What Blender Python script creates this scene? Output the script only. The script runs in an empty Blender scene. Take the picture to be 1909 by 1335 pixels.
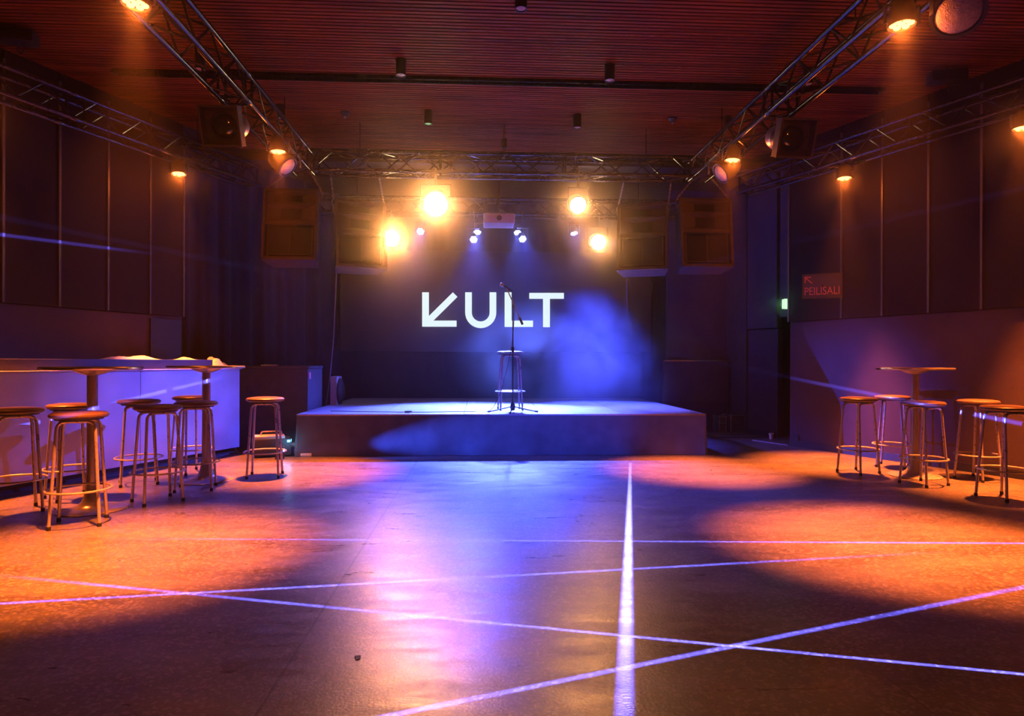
import bpy, bmesh, math, random
from mathutils import Vector, Matrix
random.seed(7)
PI = math.pi
C = bpy.context.scene.collection
S = bpy.context.scene

# ------------------------------------------------------------------ camera
F = 1200.0 / 1909.0
YAW = -math.radians(2.815)
CAM = Vector((-0.30, 0.0, 1.16))
cd = bpy.data.cameras.new('camera'); cam = bpy.data.objects.new('camera', cd); C.objects.link(cam)
cd.sensor_width = 36.0; cd.lens = 36.0 * F
cd.shift_y = 6.5 / 1909.0
cd.clip_start = 0.05; cd.clip_end = 60
cam.matrix_world = Matrix.Translation(CAM) @ Matrix.Rotation(YAW, 4, 'Z') @ Matrix.Rotation(PI/2, 4, 'X') @ Matrix.Rotation(0.003, 4, 'Z')
S.camera = cam

# ------------------------------------------------------------------ world, haze, exposure
S.view_settings.view_transform = 'Standard'
S.view_settings.look = 'None'
S.view_settings.gamma = 1.0
S.view_settings.use_curve_mapping = False
S.view_settings.exposure = 0.0
w = bpy.data.worlds.new('world'); S.world = w; w.use_nodes = True
nt = w.node_tree; nt.nodes.clear()
wo = nt.nodes.new('ShaderNodeOutputWorld')
wb = nt.nodes.new('ShaderNodeBackground'); wb.inputs[0].default_value = (0.10, 0.03, 0.12, 1); wb.inputs[1].default_value = 0.02
nt.links.new(wb.outputs[0], wo.inputs['Surface'])
HAZE = 0.006
v1 = nt.nodes.new('ShaderNodeVolumeScatter'); v1.inputs['Density'].default_value = 0.007; v1.inputs['Anisotropy'].default_value = 0.975; v1.inputs[0].default_value = (1, 1, 1, 1)
v2 = nt.nodes.new('ShaderNodeVolumeScatter'); v2.inputs['Density'].default_value = 0.0007; v2.inputs['Anisotropy'].default_value = 0.3; v2.inputs[0].default_value = (1, 1, 1, 1)
va = nt.nodes.new('ShaderNodeAddShader')
nt.links.new(v1.outputs[0], va.inputs[0]); nt.links.new(v2.outputs[0], va.inputs[1]); nt.links.new(va.outputs[0], wo.inputs['Volume'])
cy = S.cycles
cy.use_denoising = True
cy.max_bounces = 4; cy.diffuse_bounces = 2; cy.glossy_bounces = 3; cy.transmission_bounces = 3; cy.volume_bounces = 0
cy.sample_clamp_indirect = 3.0; cy.sample_clamp_direct = 0.0
cy.caustics_reflective = False; cy.caustics_refractive = False
cy.volume_step_rate = 1.0; cy.volume_max_steps = 128
cy.use_adaptive_sampling = False

ORANGE = (1.0, 0.165, 0.020); WARM = (1.0, 0.33, 0.075); BLUE = (0.045, 0.072, 1.0); LASER = (0.13, 0.13, 1.0)

def aim_matrix(loc, target):
    d = (Vector(target) - Vector(loc)).normalized()
    return d.to_track_quat('-Z', 'Y').to_matrix().to_4x4()

def spot(name, loc, target, color, power, angle, blend=1.0, radius=0.04, parent=None):
    l = bpy.data.lights.new(name, 'SPOT'); l.color = color; l.energy = power
    l.spot_size = math.radians(angle); l.spot_blend = blend; l.shadow_soft_size = radius
    o = bpy.data.objects.new(name, l); C.objects.link(o)
    m = Matrix.Translation(loc) @ aim_matrix(loc, target)
    if parent:
        o.parent = parent
        o.matrix_local = Matrix.Translation(parent.location).inverted() @ m
    else:
        o.matrix_world = m
    return o

def point(name, loc, color, power, radius=0.05, parent=None):
    l = bpy.data.lights.new(name, 'POINT'); l.color = color; l.energy = power; l.shadow_soft_size = radius
    o = bpy.data.objects.new(name, l); C.objects.link(o)
    if parent:
        o.parent = parent; o.location = Vector(loc) - parent.location
    else:
        o.location = loc
    return o

def laser(name, src, A, B, power, wid, margin=1.02, fade0=0.1, fade1=0.1, soft=0.0):
    """a scanning laser throws a thin sheet of light from src through A..B"""
    src, A, B = Vector(src), Vector(A), Vector(B)
    a, b = (A - src).normalized(), (B - src).normalized()
    n = a.cross(b).normalized(); mid = (a + b).normalized()
    u = n.cross(mid).normalized(); half = math.tan(a.angle(b) / 2) * margin
    if a.dot(u) > 0: u = -u
    o = spot(name, src, src + mid, LASER, power * 0.4, min(172, math.degrees(math.atan(half)) * 2 + 2), 0.0, soft)
    l = o.data; l.use_nodes = True; t = l.node_tree; t.nodes.clear()
    N = t.nodes.new; K = t.links.new
    out = N('ShaderNodeOutputLight'); em = N('ShaderNodeEmission'); g = N('ShaderNodeNewGeometry')
    def dot(vec):
        q = N('ShaderNodeVectorMath'); q.operation = 'DOT_PRODUCT'; q.inputs[1].default_value = vec; K(g.outputs['Incoming'], q.inputs[0]); return q.outputs['Value']
    def mth(op, x, y=None):
        q = N('ShaderNodeMath'); q.operation = op; K(x, q.inputs[0])
        if y is not None: K(y, q.inputs[1])
        return q.outputs[0]
    def ramp(x, f0, f1, t0, t1):
        q = N('ShaderNodeMapRange'); q.interpolation_type = 'SMOOTHSTEP'
        for k_, v_ in zip(('From Min', 'From Max', 'To Min', 'To Max'), (f0, f1, t0, t1)): q.inputs[k_].default_value = v_
        K(x, q.inputs['Value']); return q.outputs[0]
    gv = N('ShaderNodeValue'); gv.outputs[0].default_value = 6.5; gain = gv.outputs[0]
    sheet = ramp(mth('ABSOLUTE', dot(n)), wid * 0.2, wid, 1.0, 0.0)
    x = mth('DIVIDE', dot(u), dot(mid))
    e0 = ramp(x, -half - .001, -half + fade0 * half + .001, 0.0, 1.0); e1 = ramp(x, half - fade1 * half - .001, half + .001, 1.0, 0.0)
    K(mth('MULTIPLY', mth('MULTIPLY', mth('MULTIPLY', sheet, e0), e1), gain), em.inputs['Strength'])
    K(em.outputs[0], out.inputs[0])
    return o

# pixel rays of the 1909 x 1335 frame, used only to read real positions off the ground plan
def ray(px, py):
    v = Vector(((px - 954.5) / 1200.0, -(py - 667.5 - 6.5) / 1200.0, -1.0))
    return (cam.matrix_world.to_3x3() @ v)
def on_z(px, py, z=0.0):
    r = ray(px, py); return CAM + r * ((z - CAM.z) / r.z)
def on_y(px, py, y):
    r = ray(px, py); return CAM + r * ((y - CAM.y) / r.y)
def on_wall(px, py, side, off=0.0):
    # wall planes: side*X = 7.68 - .425 Y - off
    r = ray(px, py); k = (7.68 - off - side * CAM.x) / (side * r.x + 0.425 * r.y)
    return CAM + r * k

# ------------------------------------------------------------------ stage light (the rest sit in their lamps' builders)
LASER_R = Vector((3.4, -1.2, 1.98))
LASER_L = Vector((-4.3, -0.9, 1.88))
def floor_line(name, src, p0, p1, power, wid, **k):
    return laser(name, src, on_z(*p0), on_z(*p1), power, wid, **k)
PL = 9000
floor_line('laser_beam', (1.6, -1.0, 2.6), (-20, 1071), (2000, 1266), PL * 2.2, 0.0024, fade0=.25)
floor_line('laser_beam', (-1.6, -1.0, 2.6), (-250, 1139), (1780, 1028), PL * 2.4, 0.0022, fade1=.5)
floor_line('laser_beam', (1.6, -1.2, 2.8), (180, 1004), (2300, 1015), PL * 2.6, 0.0018, fade0=.5)
floor_line('laser_beam', (0.0, -1.4, 2.6), (560, 1368), (2100, 1056), PL * 1.7, 0.0028)
laser('laser_beam', (2.06, 10.32, 2.72), on_z(1175, 862), on_z(1160, 1480), 1300, 0.0048)
laser('laser_beam', LASER_R, on_wall(-30, 812, -1, .9), on_wall(440, 697, -1, .9), PL * 1.5, 0.0026, fade1=.5)
laser('laser_beam', LASER_L, on_wall(1400, 690, 1), on_wall(2000, 809, 1), PL * 2.5, 0.0026, fade0=1.2)
laser('laser_beam', LASER_R, on_wall(-60, 430, -1), on_wall(290, 474, -1), PL * 4, 0.0022, fade1=.8)

# ------------------------------------------------------------------ mesh helpers
def rings(bm, loops, closed_u=False, cap=True):
    for i in range(len(loops) - (0 if closed_u else 1)):
        a, b = loops[i], loops[(i + 1) % len(loops)]
        n = len(a)
        for k in range(n):
            try: bm.faces.new((a[k], a[(k + 1) % n], b[(k + 1) % n], b[k]))
            except ValueError: pass
    if cap and not closed_u:
        bm.faces.new(list(reversed(loops[0]))); bm.faces.new(loops[-1])

def box(bm, c, s, M=None):
    c = Vector(c); hx, hy, hz = s[0] / 2, s[1] / 2, s[2] / 2
    vs = []
    for x, y, z in ((-1,-1,-1),(1,-1,-1),(1,1,-1),(-1,1,-1),(-1,-1,1),(1,-1,1),(1,1,1),(-1,1,1)):
        p = c + Vector((x * hx, y * hy, z * hz))
        vs.append(bm.verts.new(M @ p if M else p))
    for f in ((3,2,1,0),(4,5,6,7),(0,1,5,4),(1,2,6,5),(2,3,7,6),(3,0,4,7)):
        bm.faces.new([vs[i] for i in f])

def bbox(bm, c, s, b=0.006, M=None):
    """bevelled box"""
    t = bmesh.new(); box(t, c, s)
    bmesh.ops.bevel(t, geom=t.edges[:], offset=min(b, min(s) * 0.45), segments=2, affect='EDGES', profile=0.6)
    mp = {}
    for v in t.verts: mp[v] = bm.verts.new(M @ v.co if M else v.co)
    for f in t.faces: bm.faces.new([mp[v] for v in f.verts])
    t.free()

def tube(bm, pts, r, seg=8, closed=False, M=None):
    pts = [Vector(p) for p in pts]; n = len(pts); loops = []
    up = None
    for i, p in enumerate(pts):
        if closed: d = pts[(i + 1) % n] - pts[i - 1]
        else: d = pts[min(i + 1, n - 1)] - pts[max(i - 1, 0)]
        d.normalize()
        if up is None:
            up = Vector((0, 0, 1)) if abs(d.z) < 0.9 else Vector((1, 0, 0))
        s = d.cross(up)
        if s.length < 1e-4: s = d.cross(Vector((0.3, 1, 0)))
        s.normalize(); up = s.cross(d).normalized()
        rr = r[i] if isinstance(r, (list, tuple)) else r
        lp = []
        for k in range(seg):
            a = 2 * PI * k / seg
            q = p + s * math.cos(a) * rr + up * math.sin(a) * rr
            lp.append(bm.verts.new(M @ q if M else q))
        loops.append(lp)
    rings(bm, loops, closed)

def lathe(bm, prof, seg=32, M=None, c=(0, 0, 0)):
    c = Vector(c); loops = []
    for r, z in prof:
        lp = []
        for k in range(seg):
            a = 2 * PI * k / seg
            q = c + Vector((max(r, 0.0004) * math.cos(a), max(r, 0.0004) * math.sin(a), z))
            lp.append(bm.verts.new(M @ q if M else q))
        loops.append(lp)
    rings(bm, loops)

def fillet(pts, rad, n=5):
    pts = [Vector(p) for p in pts]; out = [pts[0]]
    for i in range(1, len(pts) - 1):
        a, b, c = pts[i - 1], pts[i], pts[i + 1]
        p0 = b + (a - b).normalized() * rad; p1 = b + (c - b).normalized() * rad
        for k in range(n + 1):
            t = k / n
            out.append(p0 * (1 - t) ** 2 + b * 2 * t * (1 - t) + p1 * t * t)
    out.append(pts[-1]); return out

def curve_pts(ctrl, n=8):
    P = [Vector(p) for p in ctrl]; P = [P[0] * 2 - P[1]] + P + [P[-1] * 2 - P[-2]]; out = []
    for i in range(1, len(P) - 2):
        for k in range(n):
            t = k / n; a, b, c, d = P[i - 1], P[i], P[i + 1], P[i + 2]
            out.append(0.5 * ((2 * b) + (c - a) * t + (2 * a - 5 * b + 4 * c - d) * t * t + (3 * b - a - 3 * c + d) * t ** 3))
    out.append(P[-2]); return out

def obj(name, bm, mat, parent=None, smooth=True, ang=38):
    bmesh.ops.recalc_face_normals(bm, faces=bm.faces[:])
    if smooth:
        for f in bm.faces: f.smooth = True
        for e in bm.edges:
            if len(e.link_faces) == 2 and e.calc_face_angle(0) > math.radians(ang): e.smooth = False
    me = bpy.data.meshes.new(name); bm.to_mesh(me); bm.free()
    me.materials.append(mat)
    o = bpy.data.objects.new(name, me); C.objects.link(o)
    if parent: o.parent = parent
    return o

def thing(name, label, cat, loc=(0, 0, 0), rotz=0.0, group=None):
    o = bpy.data.objects.new(name, None); C.objects.link(o)
    o.location = loc; o.rotation_euler = (0, 0, rotz); o.empty_display_size = 0.1
    o['label'] = label; o['category'] = cat
    if group: o['group'] = group
    return o
def tag(o, label, cat, group=None):
    o['label'] = label; o['category'] = cat
    if group: o['group'] = group
    return o
def struct(o): o['kind'] = 'structure'; return o
def copy_tree(o, parent=None):
    c = o.copy(); C.objects.link(c)
    if parent: c.parent = parent
    for ch in list(o.children): copy_tree(ch, c)
    return c

# ------------------------------------------------------------------ materials
def mat(name, col, rough=0.5, metal=0.0, noise=0.0, nscale=20, bump=0.0, bscale=60, spec=0.5, rvar=0.0, coat=0.0, stretch=None, sheen=0.0):
    m = bpy.data.materials.new(name); m.use_nodes = True; t = m.node_tree; b = t.nodes['Principled BSDF']
    b.inputs['Base Color'].default_value = (*col, 1); b.inputs['Roughness'].default_value = rough
    b.inputs['Metallic'].default_value = metal; b.inputs['Specular IOR Level'].default_value = spec
    if coat: b.inputs['Coat Weight'].default_value = coat; b.inputs['Coat Roughness'].default_value = 0.12
    if sheen: b.inputs['Sheen Weight'].default_value = sheen
    tc = t.nodes.new('ShaderNodeTexCoord'); mp = t.nodes.new('ShaderNodeMapping')
    if stretch: mp.inputs['Scale'].default_value = stretch
    t.links.new(tc.outputs['Object'], mp.inputs[0])
    if noise or rvar:
        n = t.nodes.new('ShaderNodeTexNoise'); n.inputs['Scale'].default_value = nscale; n.inputs['Detail'].default_value = 5
        t.links.new(mp.outputs[0], n.inputs[0])
        if noise:
            r = t.nodes.new('ShaderNodeMapRange'); r.inputs['From Min'].default_value = 0.3; r.inputs['From Max'].default_value = 0.7
            r.inputs['To Min'].default_value = 1 - noise; r.inputs['To Max'].default_value = 1 + noise
            t.links.new(n.outputs[0], r.inputs[0])
            mx = t.nodes.new('ShaderNodeVectorMath'); mx.operation = 'SCALE'; mx.inputs[0].default_value = col
            t.links.new(r.outputs[0], mx.inputs['Scale']); t.links.new(mx.outputs[0], b.inputs['Base Color'])
        if rvar:
            r = t.nodes.new('ShaderNodeMapRange'); r.inputs['From Min'].default_value = 0.3; r.inputs['From Max'].default_value = 0.7
            r.inputs['To Min'].default_value = max(0.03, rough - rvar); r.inputs['To Max'].default_value = rough + rvar
            t.links.new(n.outputs[0], r.inputs[0]); t.links.new(r.outputs[0], b.inputs['Roughness'])
    if bump:
        n2 = t.nodes.new('ShaderNodeTexNoise'); n2.inputs['Scale'].default_value = bscale; n2.inputs['Detail'].default_value = 3
        t.links.new(mp.outputs[0], n2.inputs[0]); bp = t.nodes.new('ShaderNodeBump'); bp.inputs['Strength'].default_value = bump
        bp.inputs['Distance'].default_value = 0.01
        t.links.new(n2.outputs[0], bp.inputs['Height']); t.links.new(bp.outputs[0], b.inputs['Normal'])
    return m

def emat(name, col, strength, sample=False):
    m = bpy.data.materials.new(name); m.use_nodes = True; t = m.node_tree; t.nodes.clear()
    o = t.nodes.new('ShaderNodeOutputMaterial'); e = t.nodes.new('ShaderNodeEmission')
    e.inputs[0].default_value = (*col, 1); e.inputs[1].default_value = strength
    t.links.new(e.outputs[0], o.inputs[0])
    if not sample:
        m.cycles.emission_sampling = 'NONE'
    return m

M = {}
M['drape'] = mat('black stage drape', (0.014, 0.012, 0.018), 0.9, noise=0.3, nscale=8, bump=0.2, bscale=300, sheen=0.08)
M['skirt'] = mat('black stage skirt cloth', (0.07, 0.068, 0.075), 0.85, noise=0.25, nscale=6, bump=0.2, bscale=350, sheen=0.3)
M['wall'] = mat('grey acoustic wall', (0.060, 0.042, 0.058), 0.75, noise=0.12, nscale=5, bump=0.15, bscale=200, spec=0.15)
M['wallup'] = mat('dark upper wall panel', (0.010, 0.005, 0.007), 0.7, noise=0.12, nscale=4, bump=0.1, bscale=150, spec=0.15)
M['strip'] = mat('aluminium joint strip', (0.10, 0.095, 0.10), 0.45, metal=0.5, noise=0.1, nscale=30)
M['black'] = mat('black painted metal', (0.012, 0.011, 0.012), 0.5, noise=0.2, nscale=40, rvar=0.08)
M['truss'] = mat('black coated truss tube', (0.010, 0.010, 0.012), 0.2, metal=0.0, spec=0.35, noise=0.2, nscale=30, rvar=0.08)
M['chain'] = mat('galvanised chain', (0.35, 0.30, 0.28), 0.35, metal=0.9, noise=0.2, nscale=60)
M['speaker'] = mat('dark speaker cabinet paint', (0.045, 0.024, 0.022), 0.5, noise=0.25, nscale=50, bump=0.3, bscale=400)
M['grille'] = mat('black speaker cloth', (0.02, 0.015, 0.015), 0.8, noise=0.3, nscale=80, bump=0.3, bscale=500)
M['chrome'] = mat('satin chrome tube', (0.55, 0.50, 0.50), 0.32, metal=0.6, noise=0.08, nscale=25, rvar=0.07)
M['rubber'] = mat('black rubber', (0.015, 0.014, 0.015), 0.6, noise=0.2, nscale=40)
M['vinyl'] = mat('dark vinyl seat', (0.085, 0.05, 0.045), 0.36, noise=0.15, nscale=30, bump=0.1, bscale=250, rvar=0.05)
M['steel'] = mat('brushed stainless counter', (0.50, 0.46, 0.52), 0.42, metal=0.6, noise=0.10, nscale=3, rvar=0.07, bump=0.05, bscale=8)
M['tablemetal'] = mat('enamelled pedestal', (0.42, 0.38, 0.37), 0.22, metal=0.35, noise=0.06, nscale=12, rvar=0.05, coat=0.3)
M['tabletop'] = mat('pale laminate tabletop', (0.40, 0.36, 0.35), 0.3, noise=0.08, nscale=15, rvar=0.05)
M['rim'] = mat('aluminium table rim', (0.6, 0.57, 0.57), 0.28, metal=0.95, noise=0.06, nscale=15)
M['counter'] = mat('black counter top', (0.03, 0.025, 0.03), 0.45, noise=0.2, nscale=20)
M['cabinet'] = mat('black plywood cabinet', (0.05, 0.045, 0.048), 0.55, noise=0.25, nscale=10, bump=0.15, bscale=120)
M['paper'] = mat('crumpled paper', (0.78, 0.72, 0.62), 0.8, noise=0.08, nscale=20)
M['whiteplastic'] = mat('white plastic', (0.70, 0.68, 0.68), 0.45, noise=0.05, nscale=20)
M['stagetop'] = mat('grey stage deck', (0.30, 0.30, 0.32), 0.55, noise=0.2, nscale=5, rvar=0.1, bump=0.05, bscale=120)
M['alu'] = mat('aluminium edge', (0.6, 0.58, 0.6), 0.35, metal=0.9, noise=0.1, nscale=20)
M['glass'] = mat('dark lens glass', (0.03, 0.03, 0.035), 0.06, noise=0.1, nscale=20, spec=1.0, coat=1.0)
M['purplelens'] = mat('frosted lens with prisms', (0.60, 0.50, 0.62), 0.30, noise=0.25, nscale=60, bump=0.6, bscale=120)
M['cable'] = mat('black cable jacket', (0.02, 0.02, 0.022), 0.5, noise=0.1, nscale=30)
M['greycable'] = mat('grey cable jacket', (0.25, 0.22, 0.22), 0.5, noise=0.1, nscale=30)
M['sign'] = mat('grey sign board', (0.10, 0.10, 0.17), 0.45, noise=0.06, nscale=10)
M['signred'] = mat('salmon sign lettering', (0.85, 0.28, 0.30), 0.5, noise=0.05, nscale=10)
M['mesh'] = mat('perforated steel', (0.5, 0.45, 0.45), 0.35, metal=0.8, noise=0.3, nscale=120)
M['mat'] = mat('dark entrance mat', (0.03, 0.028, 0.03), 0.95, noise=0.3, nscale=60)
M['glow_orange'] = emat('lit amber lens', (1.0, 0.45, 0.10), 6)
M['glow_warm'] = emat('lit tungsten lens', (1.0, 0.72, 0.36), 60)
M['glow_blue'] = emat('lit blue lens', (0.35, 0.42, 1.0), 40)
M['glow_cyan'] = emat('lit status lamp', (0.15, 0.65, 1.0), 6)
M['glow_green'] = emat('lit exit pictogram', (0.55, 1.0, 0.55), 1.4)
M['glow_soft'] = emat('lit downlight lens', (0.55, 0.95, 0.45), 0.5)
M['glow_red'] = emat('lit red indicator', (1.0, 0.06, 0.18), 0.8)
M['led_text'] = emat('lit led letters', (0.80, 0.97, 1.0), 1.0)

def floor_mat():
    m = bpy.data.materials.new('polished speckled floor'); m.use_nodes = True; t = m.node_tree; b = t.nodes['Principled BSDF']
    N = t.nodes.new; L = t.links.new
    tc = N('ShaderNodeTexCoord')
    n1 = N('ShaderNodeTexNoise'); n1.inputs['Scale'].default_value = 1.6; n1.inputs['Detail'].default_value = 8; n1.inputs['Roughness'].default_value = 0.65
    mpS = N('ShaderNodeMapping'); mpS.inputs['Scale'].default_value = (0.7, 1.6, 1)
    L(tc.outputs['Object'], mpS.inputs[0]); L(mpS.outputs[0], n1.inputs[0])
    vo = N('ShaderNodeTexVoronoi'); vo.inputs['Scale'].default_value = 75; L(tc.outputs['Object'], vo.inputs[0])
    sp = N('ShaderNodeMapRange'); sp.inputs['From Min'].default_value = 0.62; sp.inputs['From Max'].default_value = 0.95
    sp.inputs['To Min'].default_value = 0; sp.inputs['To Max'].default_value = 1
    sx = N('ShaderNodeSeparateColor'); L(vo.outputs['Color'], sx.inputs[0]); L(sx.outputs[0], sp.inputs[0])
    r1 = N('ShaderNodeValToRGB'); e = r1.color_ramp.elements
    e[0].position = 0.3; e[0].color = (0.035, 0.030, 0.031, 1); e[1].position = 0.72; e[1].color = (0.125, 0.112, 0.110, 1)
    L(n1.outputs[0], r1.inputs[0])
    mx = N('ShaderNodeMix'); mx.data_type = 'RGBA'; mx.inputs['B'].default_value = (0.26, 0.24, 0.22, 1)
    ms = N('ShaderNodeMath'); ms.operation = 'MULTIPLY'; ms.inputs[1].default_value = 0.5
    L(sp.outputs[0], ms.inputs[0]); L(ms.outputs[0], mx.inputs['Factor']); L(r1.outputs[0], mx.inputs['A'])
    # seams between the slabs
    sep = N('ShaderNodeSeparateXYZ'); L(tc.outputs['Object'], sep.inputs[0])
    last = mx.outputs['Result']; mask = None
    for x0 in (-1.03, 1.20, -3.3, 3.5):
        s1 = N('ShaderNodeMath'); s1.operation = 'SUBTRACT'; s1.inputs[1].default_value = x0; L(sep.outputs[0], s1.inputs[0])
        s2 = N('ShaderNodeMath'); s2.operation = 'ABSOLUTE'; L(s1.outputs[0], s2.inputs[0])
        s3 = N('ShaderNodeMath'); s3.operation = 'LESS_THAN'; s3.inputs[1].default_value = 0.006 if x0 == -1.03 else 0.0022; L(s2.outputs[0], s3.inputs[0])
        if mask is None: mask = s3.outputs[0]
        else:
            ad = N('ShaderNodeMath'); ad.operation = 'MAXIMUM'; L(mask, ad.inputs[0]); L(s3.outputs[0], ad.inputs[1]); mask = ad.outputs[0]
    m2 = N('ShaderNodeMix'); m2.data_type = 'RGBA'; m2.inputs['B'].default_value = (0.02, 0.018, 0.018, 1)
    L(mask, m2.inputs['Factor']); L(last, m2.inputs['A']); L(m2.outputs['Result'], b.inputs['Base Color'])
    # scuffs change the gloss
    n3 = N('ShaderNodeTexNoise'); n3.inputs['Scale'].default_value = 3.0; n3.inputs['Detail'].default_value = 9; n3.inputs['Roughness'].default_value = 0.7; n3.inputs['Distortion'].default_value = 1.5
    mp3 = N('ShaderNodeMapping'); mp3.inputs['Scale'].default_value = (0.6, 2.2, 1); L(tc.outputs['Object'], mp3.inputs[0]); L(mp3.outputs[0], n3.inputs[0])
    rr = N('ShaderNodeMapRange'); rr.inputs['From Min'].default_value = 0.3; rr.inputs['From Max'].default_value = 0.7
    rr.inputs['To Min'].default_value = 0.24; rr.inputs['To Max'].default_value = 0.46
    L(n3.outputs[0], rr.inputs[0]); L(rr.outputs[0], b.inputs['Roughness'])
    n4 = N('ShaderNodeTexNoise'); n4.inputs['Scale'].default_value = 90; n4.inputs['Detail'].default_value = 3; L(tc.outputs['Object'], n4.inputs[0])
    bp = N('ShaderNodeBump'); bp.inputs['Strength'].default_value = 0.25; bp.inputs['Distance'].default_value = 0.004
    L(n4.outputs[0], bp.inputs['Height']); L(bp.outputs[0], b.inputs['Normal'])
    b.inputs['Specular IOR Level'].default_value = 0.5
    return m
M['floor'] = floor_mat()

def wood_mat():
    m = bpy.data.materials.new('stained wooden slats'); m.use_nodes = True; t = m.node_tree; b = t.nodes['Principled BSDF']
    N = t.nodes.new; L = t.links.new
    tc = N('ShaderNodeTexCoord'); mp = N('ShaderNodeMapping'); mp.inputs['Scale'].default_value = (0.5, 18, 1); L(tc.outputs['Object'], mp.inputs[0])
    n = N('ShaderNodeTexNoise'); n.inputs['Scale'].default_value = 2.0; n.inputs['Detail'].default_value = 6; L(mp.outputs[0], n.inputs[0])
    r = N('ShaderNodeValToRGB'); e = r.color_ramp.elements; b.inputs['Specular IOR Level'].default_value = 0.06
    e[0].position = 0.3; e[0].color = (0.10, 0.022, 0.007, 1); e[1].position = 0.7; e[1].color = (0.30, 0.070, 0.020, 1)
    L(n.outputs[0], r.inputs[0]); L(r.outputs[0], b.inputs['Base Color']); b.inputs['Roughness'].default_value = 0.55
    return m
M['wood'] = wood_mat()

# ------------------------------------------------------------------ the room
HC = 4.17
SL = math.atan(0.425)
def wall_M(side):
    # local x runs along the wall (away from the camera), local y points into the room, z up
    t = Vector((-0.425 * side, 1, 0)).normalized(); n = Vector((-side * t.y, side * t.x, 0))
    m = Matrix.Identity(4)
    m.col[0] = (*t, 0); m.col[1] = (*n, 0); m.col[2] = (0, 0, 1, 0); m.col[3] = (7.68 * side, 0, 0, 1)
    return m
def s_of(y): return y * math.sqrt(1 + 0.425 ** 2)

bm = bmesh.new(); box(bm, (0, 6, -0.1), (22, 18, 0.2)); struct(obj('floor', bm, M['floor'], smooth=False))

bm = bmesh.new(); box(bm, (0, 5.2, HC + 0.16), (13, 8.5, 0.1))
ceil = struct(obj('ceiling', bm, M['black'], smooth=False))
bm = bmesh.new()
y = 1.6
while y < 9.35:
    hw = min(7.68 - 0.425 * y - 0.0, 6.4)
    box(bm, (0, y, HC + 0.03), (2 * hw, 0.036, 0.06)); y += 0.0555
sl = obj('ceiling_slats', bm, M['wood'], ceil, smooth=False)
bm = bmesh.new(); box(bm, (0, 10.6, HC + 0.02), (12, 2.5, 0.1)); struct(obj('ceiling_stage', bm, M['black'], smooth=False)); 
bm = bmesh.new(); box(bm, (0, 9.42, HC - 0.03), (9.4, 0.1, 0.22)); struct(obj('trim_1', bm, M['black'], smooth=False))

JOINTS = [3.4, 3.92, 4.43, 4.94, 5.45, 5.96, 6.47, 6.97, 7.47, 7.97]
for side, nm, yend in ((-1, 'left', 8.42), (1, 'right', 8.72)):
    W = wall_M(side)
    s0, s1 = s_of(1.6), s_of(yend)
    bm = bmesh.new(); box(bm, ((s0 + s1) / 2, -0.11, 0.855), (s1 - s0, 0.16, 1.71), W)
    wl = struct(obj('wall_' + nm, bm, M['wall'], smooth=False))
    bm = bmesh.new()
    js = [1.6] + [j for j in JOINTS] + [yend]
    for a, b in zip(js[:-1], js[1:]):
        sa, sb = s_of(a) + 0.012, s_of(b) - 0.012
        box(bm, ((sa + sb) / 2, -0.04, (1.72 + HC + .2) / 2), (sb - sa, 0.10, HC + .2 - 1.72), W)
    obj('upper_panels', bm, M['wallup'], wl, smooth=False)
    bm = bmesh.new()
    for a in js[1:]:
        box(bm, (s_of(a), 0.008, 2.9), (0.022, 0.035, 2.36), W)
    obj('joint_strips', bm, M['strip'], wl, smooth=False)
    bm = bmesh.new(); box(bm, ((s0 + s1) / 2, -0.10, 2.9), (s1 - s0, 0.04, 2.6), W)
    obj('backing', bm, M['black'], wl, smooth=False)
    bm = bmesh.new(); box(bm, ((s0 + s1) / 2, -0.018, 0.045), (s1 - s0, 0.024, 0.09), W)
    struct(obj('baseboard_' + nm, bm, M['black'], smooth=False))
# dark door leaf at the end of the left wall
W = wall_M(-1)
bm = bmesh.new(); box(bm, (s_of(8.2), -0.018, 0.84), (s_of(8.40) - s_of(7.99), 0.03, 1.66), W)
struct(obj('door_1', bm, M['black'], smooth=False))
# left recess, back wall and right recess
def vwall(name, p, q, z0, z1, m, th=0.1):
    p, q = Vector((*p, 0)), Vector((*q, 0)); d = q - p; L = d.length; a = math.atan2(d.y, d.x)
    MM = Matrix.Translation((p + q) / 2) @ Matrix.Rotation(a, 4, 'Z')
    b = bmesh.new(); box(b, (0, 0, (z0 + z1) / 2), (L, th, z1 - z0), MM)
    return struct(obj(name, b, m, smooth=False))
vwall('wall_back', (-5.4, 11.95), (5.6, 11.95), 0, HC + .2, M['cabinet'])
vwall('wall_recess_left', (-5.3, 8.5), (-5.3, 11.9), 0, HC + .2, M['cabinet'])
vwall('wall_recess_end', (-4.17, 8.50), (-5.3, 8.50), 0, HC + .2, M['cabinet'])
vwall('wall_stage_right', (2.95, 11.1), (4.03, 11.1), 0, HC + .2, M['wall'])
vwall('wall_corner_right', (4.05, 11.08), (4.12, 10.40), 0, HC + .2, M['cabinet'])
pn = vwall('wall_niche', (4.13, 10.36), (4.36, 9.80), 0, 1.68, M['wall'])
vwall('wall_niche_upper', (4.11, 10.36), (4.34, 9.80), 1.70, HC + .2, M['wall'])
vwall('wall_over_doorway', (4.37, 9.76), (4.80, 8.72), 1.86, HC + .2, M['wall'])
vwall('wall_hall', (5.2, 10.9), (5.3, 8.3), 0, HC, M['black'])
vwall('wall_hall_end', (4.45, 9.95), (5.2, 10.3), 0, HC, M['black'])
vwall('wall_return_right', (4.03, 8.78), (5.2, 8.55), 0, HC + .2, M['cabinet'], 0.08)
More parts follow.
